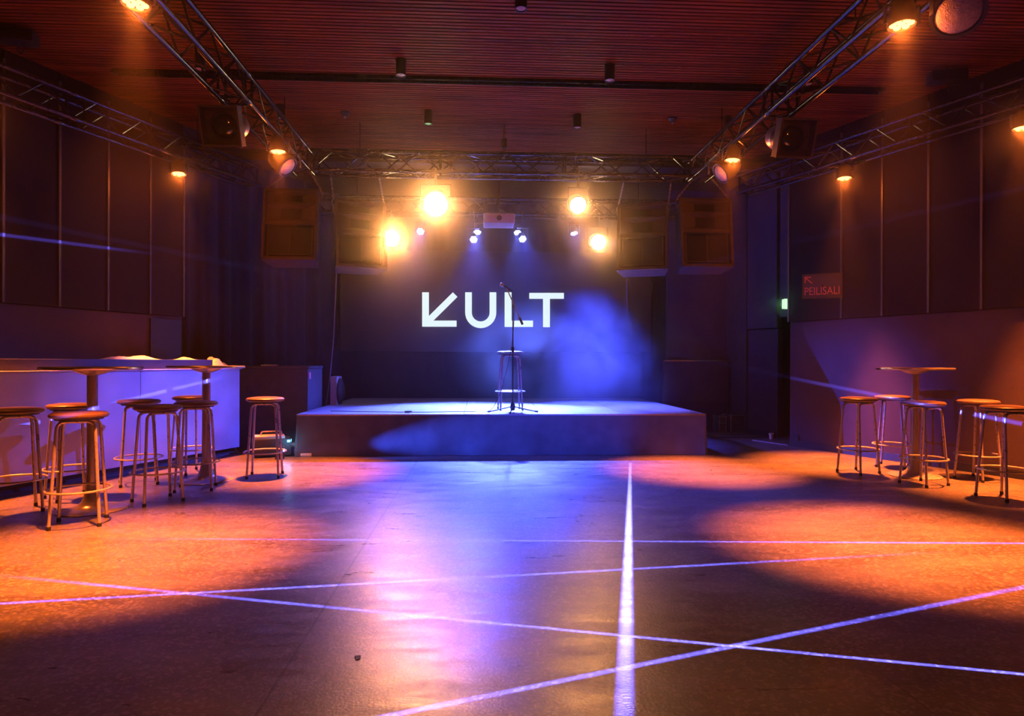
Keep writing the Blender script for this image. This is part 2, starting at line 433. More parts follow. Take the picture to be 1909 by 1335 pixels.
vwall('trim_2', (4.05, 10.36), (4.28, 9.80), 0, 0.07, M['black'], 0.03)
# pale threshold strip across the niche
bm = bmesh.new(); a, b = on_z(1404, 821), on_z(1470, 830.5)
d = b - a; MM = Matrix.Translation((a + b) / 2) @ Matrix.Rotation(math.atan2(d.y, d.x), 4, 'Z')
box(bm, (0, 0, 0.006), (d.length, 0.05, 0.012), MM); struct(obj('trim_3', bm, M['alu'], smooth=False))
bm = bmesh.new(); c = on_z(1352, 815); bbox(bm, (c.x + 0.25, c.y + 0.1, 0.008), (1.0, 0.45, 0.014))
tag(obj('floor_mat', bm, M['mat']), 'dark flat mat on the floor in front of the flight case', 'mat')
# ceiling light track
bm = bmesh.new(); box(bm, (0, 6.88, HC - 0.012), (8.2, 0.11, 0.03))
tr = thing('ceiling_track', 'long dark metal track running across the wooden slat ceiling', 'track', (0, 6.88, HC - 0.012))
bm.free(); bm = bmesh.new(); box(bm, (0, 0.045, 0), (8.2, 0.02, 0.05)); box(bm, (0, -0.045, 0), (8.2, 0.02, 0.05)); box(bm, (0, 0, 0.018), (8.2, 0.08, 0.014))
obj('rail', bm, M['truss'], tr, smooth=False)
bm = bmesh.new(); box(bm, (4.1, 0, 0), (0.02, 0.11, 0.052)); obj('end_cap', bm, M['black'], tr, smooth=False)
bm = bmesh.new(); box(bm, (-4.1, 0, 0), (0.02, 0.11, 0.052)); obj('end_cap', bm, M['black'], tr, smooth=False)

# ------------------------------------------------------------------ stage
SY0, SY1, SX, SZ = 7.96, 11.45, 2.53, 0.507
st = thing('stage', 'low black stage platform with pale deck panels in front of the letter screen', 'stage', (0, SY0, 0))
bm = bmesh.new()
for i in range(5):
    x0 = -SX + i * 2 * SX / 5; x1 = x0 + 2 * SX / 5
    for j in range(2):
        y0 = j * (SY1 - SY0) / 2; y1 = y0 + (SY1 - SY0) / 2
        box(bm, ((x0 + x1) / 2, (y0 + y1) / 2, SZ - 0.02), (x1 - x0 - 0.006, y1 - y0 - 0.006, 0.04))
obj('deck', bm, M['stagetop'], st, smooth=False)
bm = bmesh.new()
for p, q in (((-SX, 0), (SX, 0)), ((SX, 0), (SX, SY1 - SY0)), ((-SX, 0), (-SX, SY1 - SY0))):
    c = ((p[0] + q[0]) / 2, (p[1] + q[1]) / 2, SZ - 0.008); box(bm, c, (abs(q[0] - p[0]) + 0.016, abs(q[1] - p[1]) + 0.016, 0.020))
obj('edge_trim', bm, M['alu'], st, smooth=False)
bm = bmesh.new(); box(bm, (0, (SY1 - SY0) / 2, 0.22), (2 * SX - 0.12, SY1 - SY0 - 0.12, 0.44)); obj('frame', bm, M['black'], st, smooth=False)
# gathered cloth skirt round three sides
bm = bmesh.new()
path = []
n = 200
for i in range(30): path.append((Vector((-SX, (SY1 - SY0) * (1 - i / 30), 0)), Vector((-1, 0, 0))))
for i in range(n + 1): path.append((Vector((-SX + 2 * SX * i / n, 0, 0)), Vector((0, -1, 0))))
for i in range(1, 31): path.append((Vector((SX, (SY1 - SY0) * i / 30, 0)), Vector((1, 0, 0))))
rows = 9; grid = []
for r in range(rows):
    f = r / (rows - 1); z = (SZ - 0.018) * (1 - f) + 0.004 * f; row = []
    for i, (p, nn) in enumerate(path):
        s = i * 0.0253 * 2
        wv = 0.006 * math.sin(s * 2.1) + 0.003 * math.sin(s * 5.3 + 1) * (0.4 + f)
        cb = 0.04 * f * max(0, 1 - abs(abs(p.x) - SX) / 0.4) if abs(p.y) < 0.3 else 0.02 * f
        row.append(bm.verts.new(p + nn * (0.016 + f * 0.014 + wv * f + cb) + Vector((0, 0, z))))
    grid.append(row)
for r in range(rows - 1):
    for i in range(len(path) - 1): bm.faces.new((grid[r][i], grid[r][i + 1], grid[r + 1][i + 1], grid[r + 1][i]))
obj('skirt', bm, M['skirt'], st, ang=80)

def drape(name, p, q, z0, z1, amp, freq, label=None, cat='curtain', m='drape', seed=0, parent=None, swag=0):
    rnd = random.Random(seed); p, q = Vector((*p, 0)), Vector((*q, 0)); d = q - p; L = d.length; t = d / L; nn = Vector((t.y, -t.x, 0))
    ph = [rnd.uniform(0, 6) for _ in range(5)]; fr = [freq * f for f in (1, 1.63, 0.37, 2.9, 0.71)]; am = [1, .5, .7, .25, .5]
    nx = max(24, int(L * 34)); nz = 14; b = bmesh.new(); g = []
    for j in range(nz):
        fz = j / (nz - 1); z = z1 + (z0 - z1) * fz; row = []
        for i in range(nx + 1):
            s = L * i / nx
            wv = sum(a * math.sin(2 * PI * f * (s + 0.03 * math.sin(3 * fz + k)) + o) for k, (a, f, o) in enumerate(zip(am, fr, ph)))
            sg = swag * math.sin(2 * PI * (s * 0.8 + fz * 1.1)) * fz
            row.append(b.verts.new(p + t * s + nn * (amp * wv * (0.55 + 0.45 * fz) + sg) + Vector((0, 0, z))))
        g.append(row)
    for j in range(nz - 1):
        for i in range(nx): b.faces.new((g[j][i], g[j][i + 1], g[j + 1][i + 1], g[j + 1][i]))
    o = obj(name, b, M[m], parent, ang=90)
    if label: tag(o, label, cat)
    return o
drape('stage_curtain', (-4.62, 9.0), (-3.12, 10.85), 0.02, HC - .05, 0.035, 3.2, 'tall black pleated curtain left of the stage behind the bar end', seed=3)
drape('stage_curtain', (-3.5, 11.1), (-2.75, 11.6), 0.02, HC - .05, 0.03, 3.5, 'narrow black curtain leg at the left edge of the screen', seed=5)
drape('backdrop_curtain', (-3.3, 11.84), (2.9, 11.84), 0.02, HC - .05, 0.02, 2.2, 'wide black backdrop curtain behind the letter screen', seed=9)
drape('backdrop_cloth', (-2.75, 11.62), (2.6, 11.62), 0.02, 1.32, 0.02, 1.1, 'black cloth hanging in swags below the letter screen at the back of the stage', 'cloth', seed=12, swag=0.05)

# screen with the lit letters
KY = 11.36
def sp(cx, cyy): return on_y(760 + cx / 4.45, 500 + cyy / 4.45, KY)
scr = thing('led_screen', 'wide black led screen showing bright white letters KULT above the stage', 'screen', (0, KY + 0.05, 1.33))
bm = bmesh.new(); bbox(bm, (0, 0.03, 0.89), (5.5, 0.08, 1.78), 0.01); obj('panel', bm, M['black'], scr)
for x_ in (-2.3, 0.0, 2.3):
    bm = bmesh.new(); box(bm, (x_, .30, -.30), (.05, .05, 2.05)); box(bm, (x_, .18, .4), (.05, .24, .04)); obj('support_post', bm, M['black'], scr, smooth=False)
def letter(polys, nm):
    b = bmesh.new()
    for poly in polys:
        f = [b.verts.new(sp(*p) - scr.location) for p in poly]
        bk = [b.verts.new(sp(*p) - scr.location + Vector((0, 0.03, 0))) for p in poly]
        for i in range(len(f)):
            j = (i + 1) % len(f); b.faces.new((f[i], f[j], bk[j], bk[i]))
        b.faces.new(f); b.faces.new(list(reversed(bk)))
    b.normal_update(); bmesh.ops.triangulate(b, faces=[f for f in b.faces if len(f.verts) > 4], ngon_method='EAR_CLIP')
    o = obj(nm, b, M['led_text'], scr, smooth=False); o['label'] = 'glowing white letter'; return o
letter([[(120,200),(175,200),(175,398),(375,200),(412,237),(212,435),(405,435),(405,485),(120,485)]], 'letter_k')
U = [(477,200),(532,200),(532,368)]
for k in range(13):
    a = PI - PI * k / 12; U.append((606 + 74 * math.cos(a), 368 + 74 * math.sin(a)))
U += [(680,368),(680,200),(735,200),(735,368)]
for k in range(17):
    a = PI * k / 16; U.append((606 + 129 * math.cos(a), 368 + 129 * math.sin(a)))
Uc = []
for p in U:
    if not Uc or (abs(p[0]-Uc[-1][0]) + abs(p[1]-Uc[-1][1])) > 1: Uc.append(p)
if abs(Uc[-1][0]-477) < 1: pass
letter([Uc], 'letter_u')
letter([[(805,200),(862,200),(862,435),(1040,435),(1040,487),(805,487)]], 'letter_l')
letter([[(1010,205),(1296,205),(1296,253),(1180,253),(1180,489),(1124,489),(1124,253),(1010,253)]], 'letter_t')

# ------------------------------------------------------------------ trusses
ZL, ZU, TW = 3.53, 3.77, 0.239
def truss(p, q, label, group=None):
    p, q = Vector((*p, 0)), Vector((*q, 0)); d = q - p; L = d.length; a = math.atan2(d.y, d.x)
    t = thing('lighting_truss', label, 'truss', (p.x, p.y, ZL), a, group)
    h = TW / 2; zz = ZU - ZL
    cs = [(-h, 0), (h, 0), (-h, zz), (h, zz)]
    for yy, z in cs:
        b = bmesh.new(); tube(b, [(0, yy, z), (L, yy, z)], 0.024, 10); obj('chord', b, M['truss'], t)
    k = max(2, round(L / 0.26)); st_ = L / k
    faces = (((-h, 0), (h, 0)), ((-h, zz), (h, zz)), ((-h, 0), (-h, zz)), ((h, 0), (h, zz)))
    for fi, (A, B) in enumerate(faces):
        b = bmesh.new(); pts = []
        for i in range(k + 1):
            c = A if (i + fi) % 2 == 0 else B
            pts.append(Vector((i * st_, c[0], c[1])))
        for u, v in zip(pts[:-1], pts[1:]): tube(b, [u, v], 0.010, 6)
        for s in [x for x in (0.04, L * .33, L * .34 + .1, L * .66, L * .67 + .1, L - 0.04)]:
            tube(b, [(s, A[0], A[1]), (s, B[0], B[1])], 0.012, 6)
        obj('lattice', b, M['truss'], t)
    for s in (L * .335 + .05, L * .665 + .05):
        for yy, z in cs:
            b = bmesh.new(); tube(b, [(s - 0.05, yy, z), (s - .02, yy, z), (s + .02, yy, z), (s + 0.05, yy, z)], [0.026, 0.030, 0.030, 0.026], 10); obj('coupler', b, M['truss'], t)
    for s in (L * .12, L * .5, L * .88):
        b = bmesh.new(); tube(b, [(s, 0, zz), (s, 0, HC - ZL - .004 + (0 if p.y < 10 else -.03))], 0.006, 6); tube(b, [(s, -h, zz), (s, h, zz)], .012, 6); obj('suspension_wire', b, M['truss'], t)
    return t
BY = 8.20
truss((-2.54, 1.2), (-2.54, BY + .12), 'long black lattice truss running from the upper left towards the stage')
truss((2.54, 1.2), (2.54, BY + .12), 'long black lattice truss running from the upper right towards the stage')
truss((-2.40, BY), (2.40, BY), 'black lattice truss spanning across the room in front of the stage')
truss((-3.0, 10.45), (3.0, 10.45), 'dim lattice truss across the rear of the stage carrying the lamps')
def along_wall(side, off, y): return (side * (7.68 - 0.425 * y - off), y)
truss(along_wall(-1, .5, 1.8), along_wall(-1, .5, 8.9), 'black lattice truss hung high along the left wall')
truss(along_wall(1, .5, 1.8), along_wall(1, .5, 8.9), 'black lattice truss hung high along the right wall')

# chains
def chain(p, q, label, link=0.034, wire=0.0042, doubled=False, group='speaker chains', bag=0):
    p, q = Vector(p), Vector(q); d = q - p; L = d.length; n = max(2, int(L / (link * 0.72)))
    Q = d.to_track_quat('Z', 'X').to_matrix().to_4x4(); b = bmesh.new()
    def run(P0, mat3, cnt, sag=None):
        for i in range(cnt):
            c = P0 + d.normalized() * (i + .5) * L / cnt
            MM = Matrix.Translation(c) @ mat3 @ Matrix.Rotation(PI / 2 * (i % 2), 4, 'Z')
            pts = [(math.cos(a) * link * 0.30, 0, math.sin(a) * link * 0.56) for a in [2 * PI * k / 8 for k in range(8)]]
            tube(b, [MM @ Vector(x) for x in pts], wire, 5, closed=True)
    run(p, Q, n)
    o = obj('chain', b, M['chain']); tag(o, label, 'chain', group); return o

# ------------------------------------------------------------------ hanging loudspeakers
def loudspeaker(cx, cyy, cz, yaw, pitch, label, chl):
    t = thing('hanging_loudspeaker', label, 'loudspeaker', (cx, cyy, cz), 0, 'loudspeakers flown in front of the stage')
    R = Matrix.Rotation(yaw, 4, 'Z') @ Matrix.Rotation(pitch, 4, 'X')
    Wd, H, D = 0.66, 0.90, 0.50
    b = bmesh.new()
    # shell: front frame at y = -D/2, tapered back, chamfered lower rear
    wf, wb = Wd / 2, Wd / 2 - 0.09
    front = -D / 2; back = D / 2
    def P(x, y_, z): return R @ Vector((x, y_, z))
    prof = [(front, -H/2), (front + .30, -H/2), (back, -H/2 + .16), (back, H/2 - .06), (back - .08, H/2), (front, H/2)]
    def wid(y_): return wf + (wb - wf) * (y_ - front) / D
    Lf = [b.verts.new(P(-wid(y_), y_, z)) for y_, z in prof]; Rt = [b.verts.new(P(wid(y_), y_, z)) for y_, z in prof]
    for i in range(5): b.faces.new((Lf[i], Lf[i + 1], Rt[i + 1], Rt[i]))
    b.faces.new(Lf); b.faces.new(list(reversed(Rt)))
    # rim bars round the front
    for (x, z, sx, sz) in ((-wf + .018, 0, .036, H), (wf - .018, 0, .036, H), (0, H/2 - .02, Wd, .04), (0, -H/2 + .02, Wd, .04)):
        bbox(b, (x, front - 0.035, z), (sx, 0.07, sz), 0.006, R)
    # cross rails between the bays
    for z, th in ((0.26, 0.02), (0.02, 0.05)):
        bbox(b, (0, front - 0.03, z), (Wd - .04, 0.06, th), 0.004, R)
    for s in (-1, 1):
        bbox(b, (s * (wf - .065), front - 0.015, -0.20), (0.025, 0.03, 0.40), 0.004, R)
    bbox(b, (0, front - 0.015, -H/2 + .075), (Wd - .1, 0.03, 0.02), 0.004, R)
    obj('cabinet', b, M['speaker'], t, smooth=False)
    b = bmesh.new(); bbox(b, (0, front - .006, -0.205), (Wd - .14, 0.012, 0.36), 0.002, R); obj('woofer_bay', b, M['grille'], t)
    b = bmesh.new(); bbox(b, (0, front - .02, -0.205), (0.012, 0.035, 0.36), 0.002, R); obj('divider', b, M['speaker'], t)
    for z0, z1, nm in ((0.045, 0.25, 'horn'), (0.27, 0.41, 'horn')):
        b = bmesh.new(); a_ = [(-wf + .04, z0), (wf - .04, z0), (wf - .04, z1), (-wf + .04, z1)]
        zi = (z0 + z1) / 2; hh = (z1 - z0) * .30; wi = 0.13
        i_ = [(-wi, zi - hh), (wi, zi - hh), (wi, zi + hh), (-wi, zi + hh)]
        va_ = [b.verts.new(P(x, front - .05, z)) for x, z in a_]; vb = [b.verts.new(P(x, front - .008, z)) for x, z in i_]
        for k in range(4): b.faces.new((va_[k], va_[(k + 1) % 4], vb[(k + 1) % 4], vb[k]))
        b.faces.new(vb)
        o = obj(nm, b, M['speaker'], t, smooth=False)
        b = bmesh.new(); bbox(b, (0, front - .012, zi), (2 * wi - .02, 0.006, hh * 2 - .01), .001, R); obj('horn_throat', b, M['grille'], o)
    for s in (-1, 1):
        b = bmesh.new()
        tube(b, [P(s * (wf + .004), front + .04, H/2 - .12), P(s * (wf + .02), front + .04, H/2 - .02), P(s * (wf - .0), front + .04, H/2 + .035)], 0.010, 6)
        bbox(b, (s * (wf - .0), front + .05, H/2 - .10), (0.02, 0.05, 0.09), 0.004, R)
        obj('lifting_bracket', b, M['chain'], t)
    for s, l in zip((-1, 1), chl):
        a = Vector((cx, cyy, cz)) + P(s * wf, front + .04, H/2 + .04)
        if l: chain(((math.copysign(2.54, cx) + s * .12) if l[1] else a.x, 8.12 if l[1] else 8.32, ZL - .02), a, l[0])
    return t
loudspeaker(-2.63, 8.28, 2.79, 0.02, -0.13, 'leftmost of the four dark loudspeakers hung by chains in front of the stage', [('chain at the left corner of the leftmost hanging loudspeaker', 1), ('chain at the right corner of the leftmost hanging loudspeaker', 1)])
loudspeaker(-1.96, 8.72, 2.77, 0.38, -0.13, 'second dark hanging loudspeaker from the left, turned towards the stage centre', [('chain at the left corner of the second hanging loudspeaker from the left', 0), ('chain at the right corner of the second hanging loudspeaker from the left', 0)])
loudspeaker(1.92, 8.66, 2.77, -0.33, -0.13, 'third dark hanging loudspeaker from the left, just right of the warm lamps', [('chain at the left corner of the third hanging loudspeaker from the left', 0), ('chain at the right corner of the third hanging loudspeaker from the left', 0)])
loudspeaker(2.56, 8.30, 2.76, -0.03, -0.13, 'rightmost of the four dark loudspeakers hung by chains in front of the stage', [('chain at the left corner of the rightmost hanging loudspeaker', 1), ('chain at the right corner of the rightmost hanging loudspeaker', 1)])

# ------------------------------------------------------------------ stage lamps
def yoke_clamp(t, r, top, w_=None):
    """fork shaped yoke and hook clamp up to the truss tube at height `top` above the lamp"""
    w_ = w_ or r + 0.02
    b = bmesh.new(); h = min(top * 0.6, r + 0.10)
    for s in (-1, 1): bbox(b, (s * w_, 0, h / 2), (0.008, 0.035, h + .02), .002)
    bbox(b, (0, 0, h), (2 * w_ + .008, 0.035, 0.010), .002)
    obj('yoke', b, M['black'], t)
    b = bmesh.new(); tube(b, [(0, 0, h), (0, 0, top - .03)], 0.014, 8)
    tube(b, [(0, 0.034 * math.cos(a), top + 0.034 * math.sin(a)) for a in [PI * 1.5 + x * PI * 1.5 / 8 for x in range(9)]], 0.009, 6)
    obj('clamp', b, M['black'], t)

def led_par(loc, target, label, glow='glow_orange', color=ORANGE, power=300, ang=40, r=0.078, top=None, group=None, halo=0.0, cat='stage lamp', blend=1.0):
    t = thing('led_par_lamp', label, cat, loc, 0, group)
    R = aim_matrix(loc, target)
    b = bmesh.new(); lathe(b, [(0.02, 0.14), (r * .75, 0.135), (r * .95, 0.10), (r, 0.03), (r + .008, 0.0), (r + .008, -0.02), (r + .002, -0.02), (r - .004, -0.004), (0.001, -0.002)], 28, R)
    obj('housing', b, M['black'], t)
    for k in range(7):
        a = 2 * PI * k / 6; rr = 0 if k == 6 else r * 0.64
        b = bmesh.new(); lathe(b, [(r * .28, -0.004), (r * .27, -0.014), (r * .16, -0.020), (0.001, -0.021)], 14, R, (rr * math.cos(a), rr * math.sin(a), 0))
        obj('led_lens', b, M[glow], t)
    yoke_clamp(t, r + .012, top if top else ZL - .0 - loc[2])
    d = (Vector(target) - Vector(loc)).normalized()
    spot('lamp_light', Vector(loc) + d * 0.035, target, color, power, ang, blend, r * .8, t)
    if halo: point('lamp_halo', Vector(loc) + d * 0.06, color, halo, 0.05, t)  # added bare point light, makes the halo and glow round the lamp
    return t

P_OR = 8000
ZP = 3.36
G1 = 'amber led lamps'
led_par((-2.42, 4.06, ZP), (-2.47, 4.06, 0), 'amber lamp glowing at the top left edge of the photo, under the left truss', power=P_OR * 1.25, ang=45, halo=14, group=G1)
led_par((-2.42, 6.84, ZP), (-2.20, 6.84, 0), 'amber lamp under the far end of the left truss, beside the tilted round can', power=P_OR, halo=14, group=G1)
led_par((-3.84, 7.73, ZP), (-3.5, 7.4, 0), 'amber lamp glowing under the truss along the left wall', power=P_OR * .6, halo=14, group=G1)
led_par((2.42, 6.84, ZP), (2.10, 6.84, 0), 'amber lamp under the far end of the right truss, above the rightmost loudspeaker', power=P_OR, halo=14, group=G1)
led_par((4.01, 7.44, ZP), (3.85, 7.2, 0), 'amber lamp with a visible beam under the truss along the right wall', power=P_OR * 1.2, halo=14, group=G1)
led_par((2.42, 4.04, ZP), (2.44, 4.04, 0), 'amber lamp glowing near the top right corner beside the big can', power=P_OR * 1.25, ang=45, halo=14, group=G1)
for sd, nm in ((-1, 'left'), (1, 'right')):
    x, yy = along_wall(sd, .5, 5.75)
    led_par((x, yy, ZP), (x + (.55 if sd < 0 else -.1), yy, 0), 'amber lamp under the %s wall truss just past the edge of the photo' % nm, power=P_OR * (.8 if sd < 0 else 1.1), halo=14, group=G1)

def fresnel(loc, target, label, r=0.11, glow=None, color=WARM, power=0, ang=90, top=None, frame=0.0, L=0.30, lens='glass', halo=0.0, name='stage_spotlight', group=None, mesh_tail=False):
    t = thing(name, label, 'stage lamp', loc, 0, group)
    R = aim_matrix(loc, target)
    b = bmesh.new()
    lathe(b, [(0.03, L), (r * .6, L - .005), (r * .95, L * .8), (r * 1.12, L * .55), (r * 1.12, .05), (r * 1.18, .045), (r * 1.18, 0.0), (r * 1.02, 0.0), (r, 0.02), (r * .98, 0.03), (0.01, .032)], 32, R)
    obj('housing', b, M['black'], t)
    b = bmesh.new(); lathe(b, [(r * .99, 0.022), (r * .9, 0.002), (r * .7, -0.012), (r * .4, -.022), (0.001, -.026)], 32, R)
    obj('lens', b, M[glow] if glow else M[lens], t)
    if frame:
        b = bmesh.new(); f = frame / 2
        for x, y_, sx, sy in ((-f, 0, .02, frame), (f, 0, .02, frame), (0, -f, frame + .02, .02), (0, f, frame + .02, .02)):
            bbox(b, (x, y_, -0.10), (sx, sy, 0.03), .003, R)
            bbox(b, (x, y_, -0.045), (sx * .4 if sx < .05 else sx, sy * .4 if sy < .05 else sy, 0.10), .001, R)
        # back plate with round opening
        N = 32; vo_ = []; vi = []
        for k in range(N):
            a = 2 * PI * k / N; c, s = math.cos(a), math.sin(a); m_ = max(abs(c), abs(s))
            vo_.append(b.verts.new(R @ Vector((c / m_ * f, s / m_ * f, 0.0)))); vi.append(b.verts.new(R @ Vector((c * r * 1.17, s * r * 1.17, 0.0))))
        for k in range(N): b.faces.new((vo_[k], vo_[(k + 1) % N], vi[(k + 1) % N], vi[k]))
        obj('colour_frame', b, M['speaker'], t, smooth=False)
    if mesh_tail:
        b = bmesh.new(); lathe(b, [(r * 1.14, L * .55), (r * 1.2, L * .7), (r * 1.0, L * .98), (r * .5, L * 1.1), (.01, L * 1.12)], 32, R)
        obj('vented_rear', b, M['mesh'], t)
    yoke_clamp(t, r * 1.2, top if top else ZL - loc[2], w_=r * 1.3)
    d = (Vector(target) - Vector(loc)).normalized()
    if power: spot('lamp_light', Vector(loc) + d * 0.05, target, color, power, ang, 1.0, r * .7, t)
    if halo: point('lamp_halo', Vector(loc) + d * 0.08, color, halo, 0.05, t)  # extra point light added in front of the lens for its halo
    return t

fresnel((-2.66, 6.05, 3.32), (-2.75, 3.0, 2.2), 'unlit dark spotlight in a square frame under the left truss', r=0.11, frame=0.34, mesh_tail=True, L=.34)
fresnel((2.66, 6.0, 3.30), (2.75, 3.0, 2.2), 'unlit dark spotlight in a square frame under the right truss', r=0.11, frame=0.34, mesh_tail=True, L=.34)
fresnel((-2.42, 7.20, 3.29), (-1.52, 7.0, 2.49), 'round can with pinkish lens tilted beside the leftmost loudspeaker', r=0.105, lens='purplelens', L=.25, name='par_can')
fresnel((2.42, 7.20, 3.30), (1.42, 7.10, 2.60), 'round can with pinkish lens tilted beside the rightmost loudspeaker', r=0.105, lens='purplelens', L=.25, name='par_can')
fresnel((2.66, 3.86, 3.33), (1.6, 2.4, 1.6), 'large round can with ribbed lens cut by the top right edge of the photo', r=0.13, lens='purplelens', L=.30, name='par_can')

def yat(px, py, y_): 
    p = on_y(px, py, y_); return (p.x, p.y, p.z)
fresnel(yat(812, 381, BY - .12), (-1.2, 0.5, 0.2), 'brightest warm white lamp left of centre under the front truss', r=0.145, glow='glow_warm', power=500, ang=58, halo=2)
fresnel(yat(1078, 383, BY - .12), (1.6, 1.0, 0.2), 'big warm white lamp right of centre under the front truss', r=0.10, glow='glow_warm', power=160, ang=58, halo=1.5)
fresnel(yat(730, 444, 10.33), (-1.6, 0.5, 0.4), 'smaller warm lamp at lower left beside the second loudspeaker', r=0.12, glow='glow_warm', power=600, ang=56, halo=1.5)
fresnel(yat(1116, 452, 10.33), (2.2, 0.5, 0.4), 'smaller warm lamp at lower right beside the third loudspeaker', r=0.12, glow='glow_warm', power=150, ang=56, halo=2)

GB = 'blue lamps over the stage'
def blue(px, py, tgt, label, power, ang=44, halo=4, y_=10.57, r=0.06, color=BLUE):
    led_par(yat(px, py, y_), tgt, label, 'glow_blue', color, power, ang, r=r, group=GB, halo=halo)
BLUE2 = (0.085, 0.14, 1.0)
blue(784, 431, (-1.7, 6.5, 0), 'blue lamp alone at the left, below the brightest warm lamp', 2800, 42)
blue(890, 432, (-0.5, 8.9, .5), 'upper blue lamp of the pair left of the projector', 12000, 60, color=BLUE2)
blue(883, 446, (-0.4, 6.4, 0), 'lower blue lamp of the pair left of the projector', 2500, 40, y_=10.33)
blue(965, 433, (0.30, 8.7, .5), 'upper blue lamp of the pair right of the projector', 12000, 50, color=BLUE2)
blue(974, 445, (1.2, 6.6, 0), 'lower blue lamp of the pair right of the projector', 4800, 40, y_=10.33)
blue(1070, 434, (1.6, 9.6, .5), 'blue lamp alone at the right, below the big warm lamp', 6000, 50)
# added blue lamps, hidden from view, washing the bar end, cabinet and right side
led_par((2.18, 10.57, 3.22), (-3.2, 8.3, .9), 'added hidden blue lamp behind the third loudspeaker, pointing at the bar', 'glow_blue', BLUE, 7500, 30, r=0.05)
led_par((-2.18, 10.57, 3.22), (3.3, 8.6, .0), 'added hidden blue lamp behind the second loudspeaker, pointing at the right wall', 'glow_blue', (.16, .10, 1.0), 3200, 26, r=0.05)

# ------------------------------------------------------------------ projector, downlights, detectors, hoist
pr = thing('projector', 'pale boxy projector hung above the stage between the blue lamp pairs', 'projector', yat(930, 412, 9.9))
bm = bmesh.new(); bbox(bm, (0, 0, 0), (0.47, 0.40, 0.15), .02); obj('body', bm, M['whiteplastic'], pr)
bm = bmesh.new(); tube(bm, [(0, -.2, 0), (0, -.225, 0)], .04, 16); obj('lens', bm, M['glass'], pr)
bm = bmesh.new(); tube(bm, [(0, 0, 0.07), (0, 0, HC - pr.location.z - .02)], 0.018, 10); box(bm, (0, 0, .085), (.2, .2, .02)); obj('mount', bm, M['black'], pr)

def downlight(x, y_, label, lit=None, h=0.16):
    t = thing('ceiling_downlight', label, 'downlight', (x, y_, HC), 0, 'cylinder downlights')
    b = bmesh.new(); lathe(b, [(0.01, 0), (0.05, 0), (0.05, -h), (0.044, -h), (0.042, -h + .012), (0.001, -h + .012)], 24); obj('housing', b, M['black'], t)
    b = bmesh.new(); lathe(b, [(0.041, -h + .010), (0.03, -h + .004), (0.001, -h + .002)], 20); obj('lens', b, M[lit] if lit else M['purplelens'], t)
downlight(-1.1, 6.47, 'black cylinder downlight left of centre in the nearer row')
downlight(1.0, 6.47, 'black cylinder downlight right of centre in the nearer row')
downlight(-0.935, 7.78, 'black cylinder downlight with greenish lens in the farther row', 'glow_soft')
downlight(0.87, 7.80, 'black cylinder downlight right of centre in the farther row')
downlight(0.02, 5.2, 'black cylinder downlight at the top centre edge of the photo')
downlight(-3.05, 6.45, 'black cylinder downlight seen through the left truss, nearer row')
downlight(3.05, 6.45, 'black cylinder downlight seen through the right truss, nearer row')
downlight(-2.66, 7.70, 'black cylinder downlight beside the far end of the left truss')
downlight(2.72, 7.75, 'black cylinder downlight beside the far end of the right truss')

def detector(px, py, label):
    p = on_z(px, py, HC)
    t = thing('smoke_detector', label, 'smoke detector', p, 0, 'smoke detectors on the slats')
    b = bmesh.new(); lathe(b, [(.01, 0), (.055, 0), (.055, -.015), (.04, -.03), (.03, -.05), (.001, -.055)], 20); obj('base', b, M['black'], t)
    b = bmesh.new(); lathe(b, [(.012, -.05), (.012, -.07), (.001, -.072)], 12); obj('sensor', b, M['alu'], t)
detector(643, 209, 'small dark smoke detector on the left of the slat ceiling')
detector(1254, 220, 'small dark smoke detector on the right of the slat ceiling')
def bracket(px, py, label, s):
    p = on_z(px, py, HC)
    t = thing('ceiling_speaker', label, 'speaker', p, 0)
    b = bmesh.new(); bbox(b, (0, 0, -.09), (0.34, 0.16, 0.11), .02, Matrix.Rotation(.2 * s, 4, 'Z')); obj('body', b, M['black'], t)
    b = bmesh.new(); tube(b, [(0, 0, 0), (0, 0, -.06)], .02, 10); obj('mount', b, M['black'], t); b = bmesh.new(); tube(b, [(.05 + .035 * math.cos(a), 0, -.19 + .05 * math.sin(a)) for a in [2 * PI * k / 10 for k in range(10)]], .006, 5, closed=True); obj('ring', b, M['black'], t)
bracket(28, 50, 'dark box speaker fixed to the ceiling in the upper left corner', 1)
bracket(1765, 128, 'dark box speaker fixed to the ceiling in the upper right', -1)

hp = on_z(940, 232, HC)
chain((hp.x, hp.y, HC), (hp.x, hp.y, HC - .18), 'chain hanging from the ceiling above the motor hoist at centre', group='hoist chain', link=.05, wire=.007)
ho = thing('chain_hoist', 'narrow motor hoist hanging above the middle of the front truss', 'hoist', (hp.x, hp.y, HC - .30))
bm = bmesh.new(); bbox(bm, (0, 0, 0.05), (.07, .09, .12), .015); obj('body', bm, M['black'], ho)
bm = bmesh.new(); tube(bm, [(0, 0, .18), (0, 0, .10)], .012, 8); obj('hook', bm, M['chain'], ho)
bm = bmesh.new(); tube(bm, [(0, 0, 0), (-.01, 0, -.13)], .02, 8); obj('load_chain', bm, M['chain'], ho)

# ------------------------------------------------------------------ bar counter
P0 = Vector((-4.38, 5.67, 0)); P1 = Vector((-3.32, 8.25, 0)); tt = (P1 - P0).normalized()
ang = math.atan2(tt.y, tt.x)
LB = 6.6
bar = thing('bar_counter', 'long bar counter with brushed steel front along the left wall', 'bar', P1, ang)
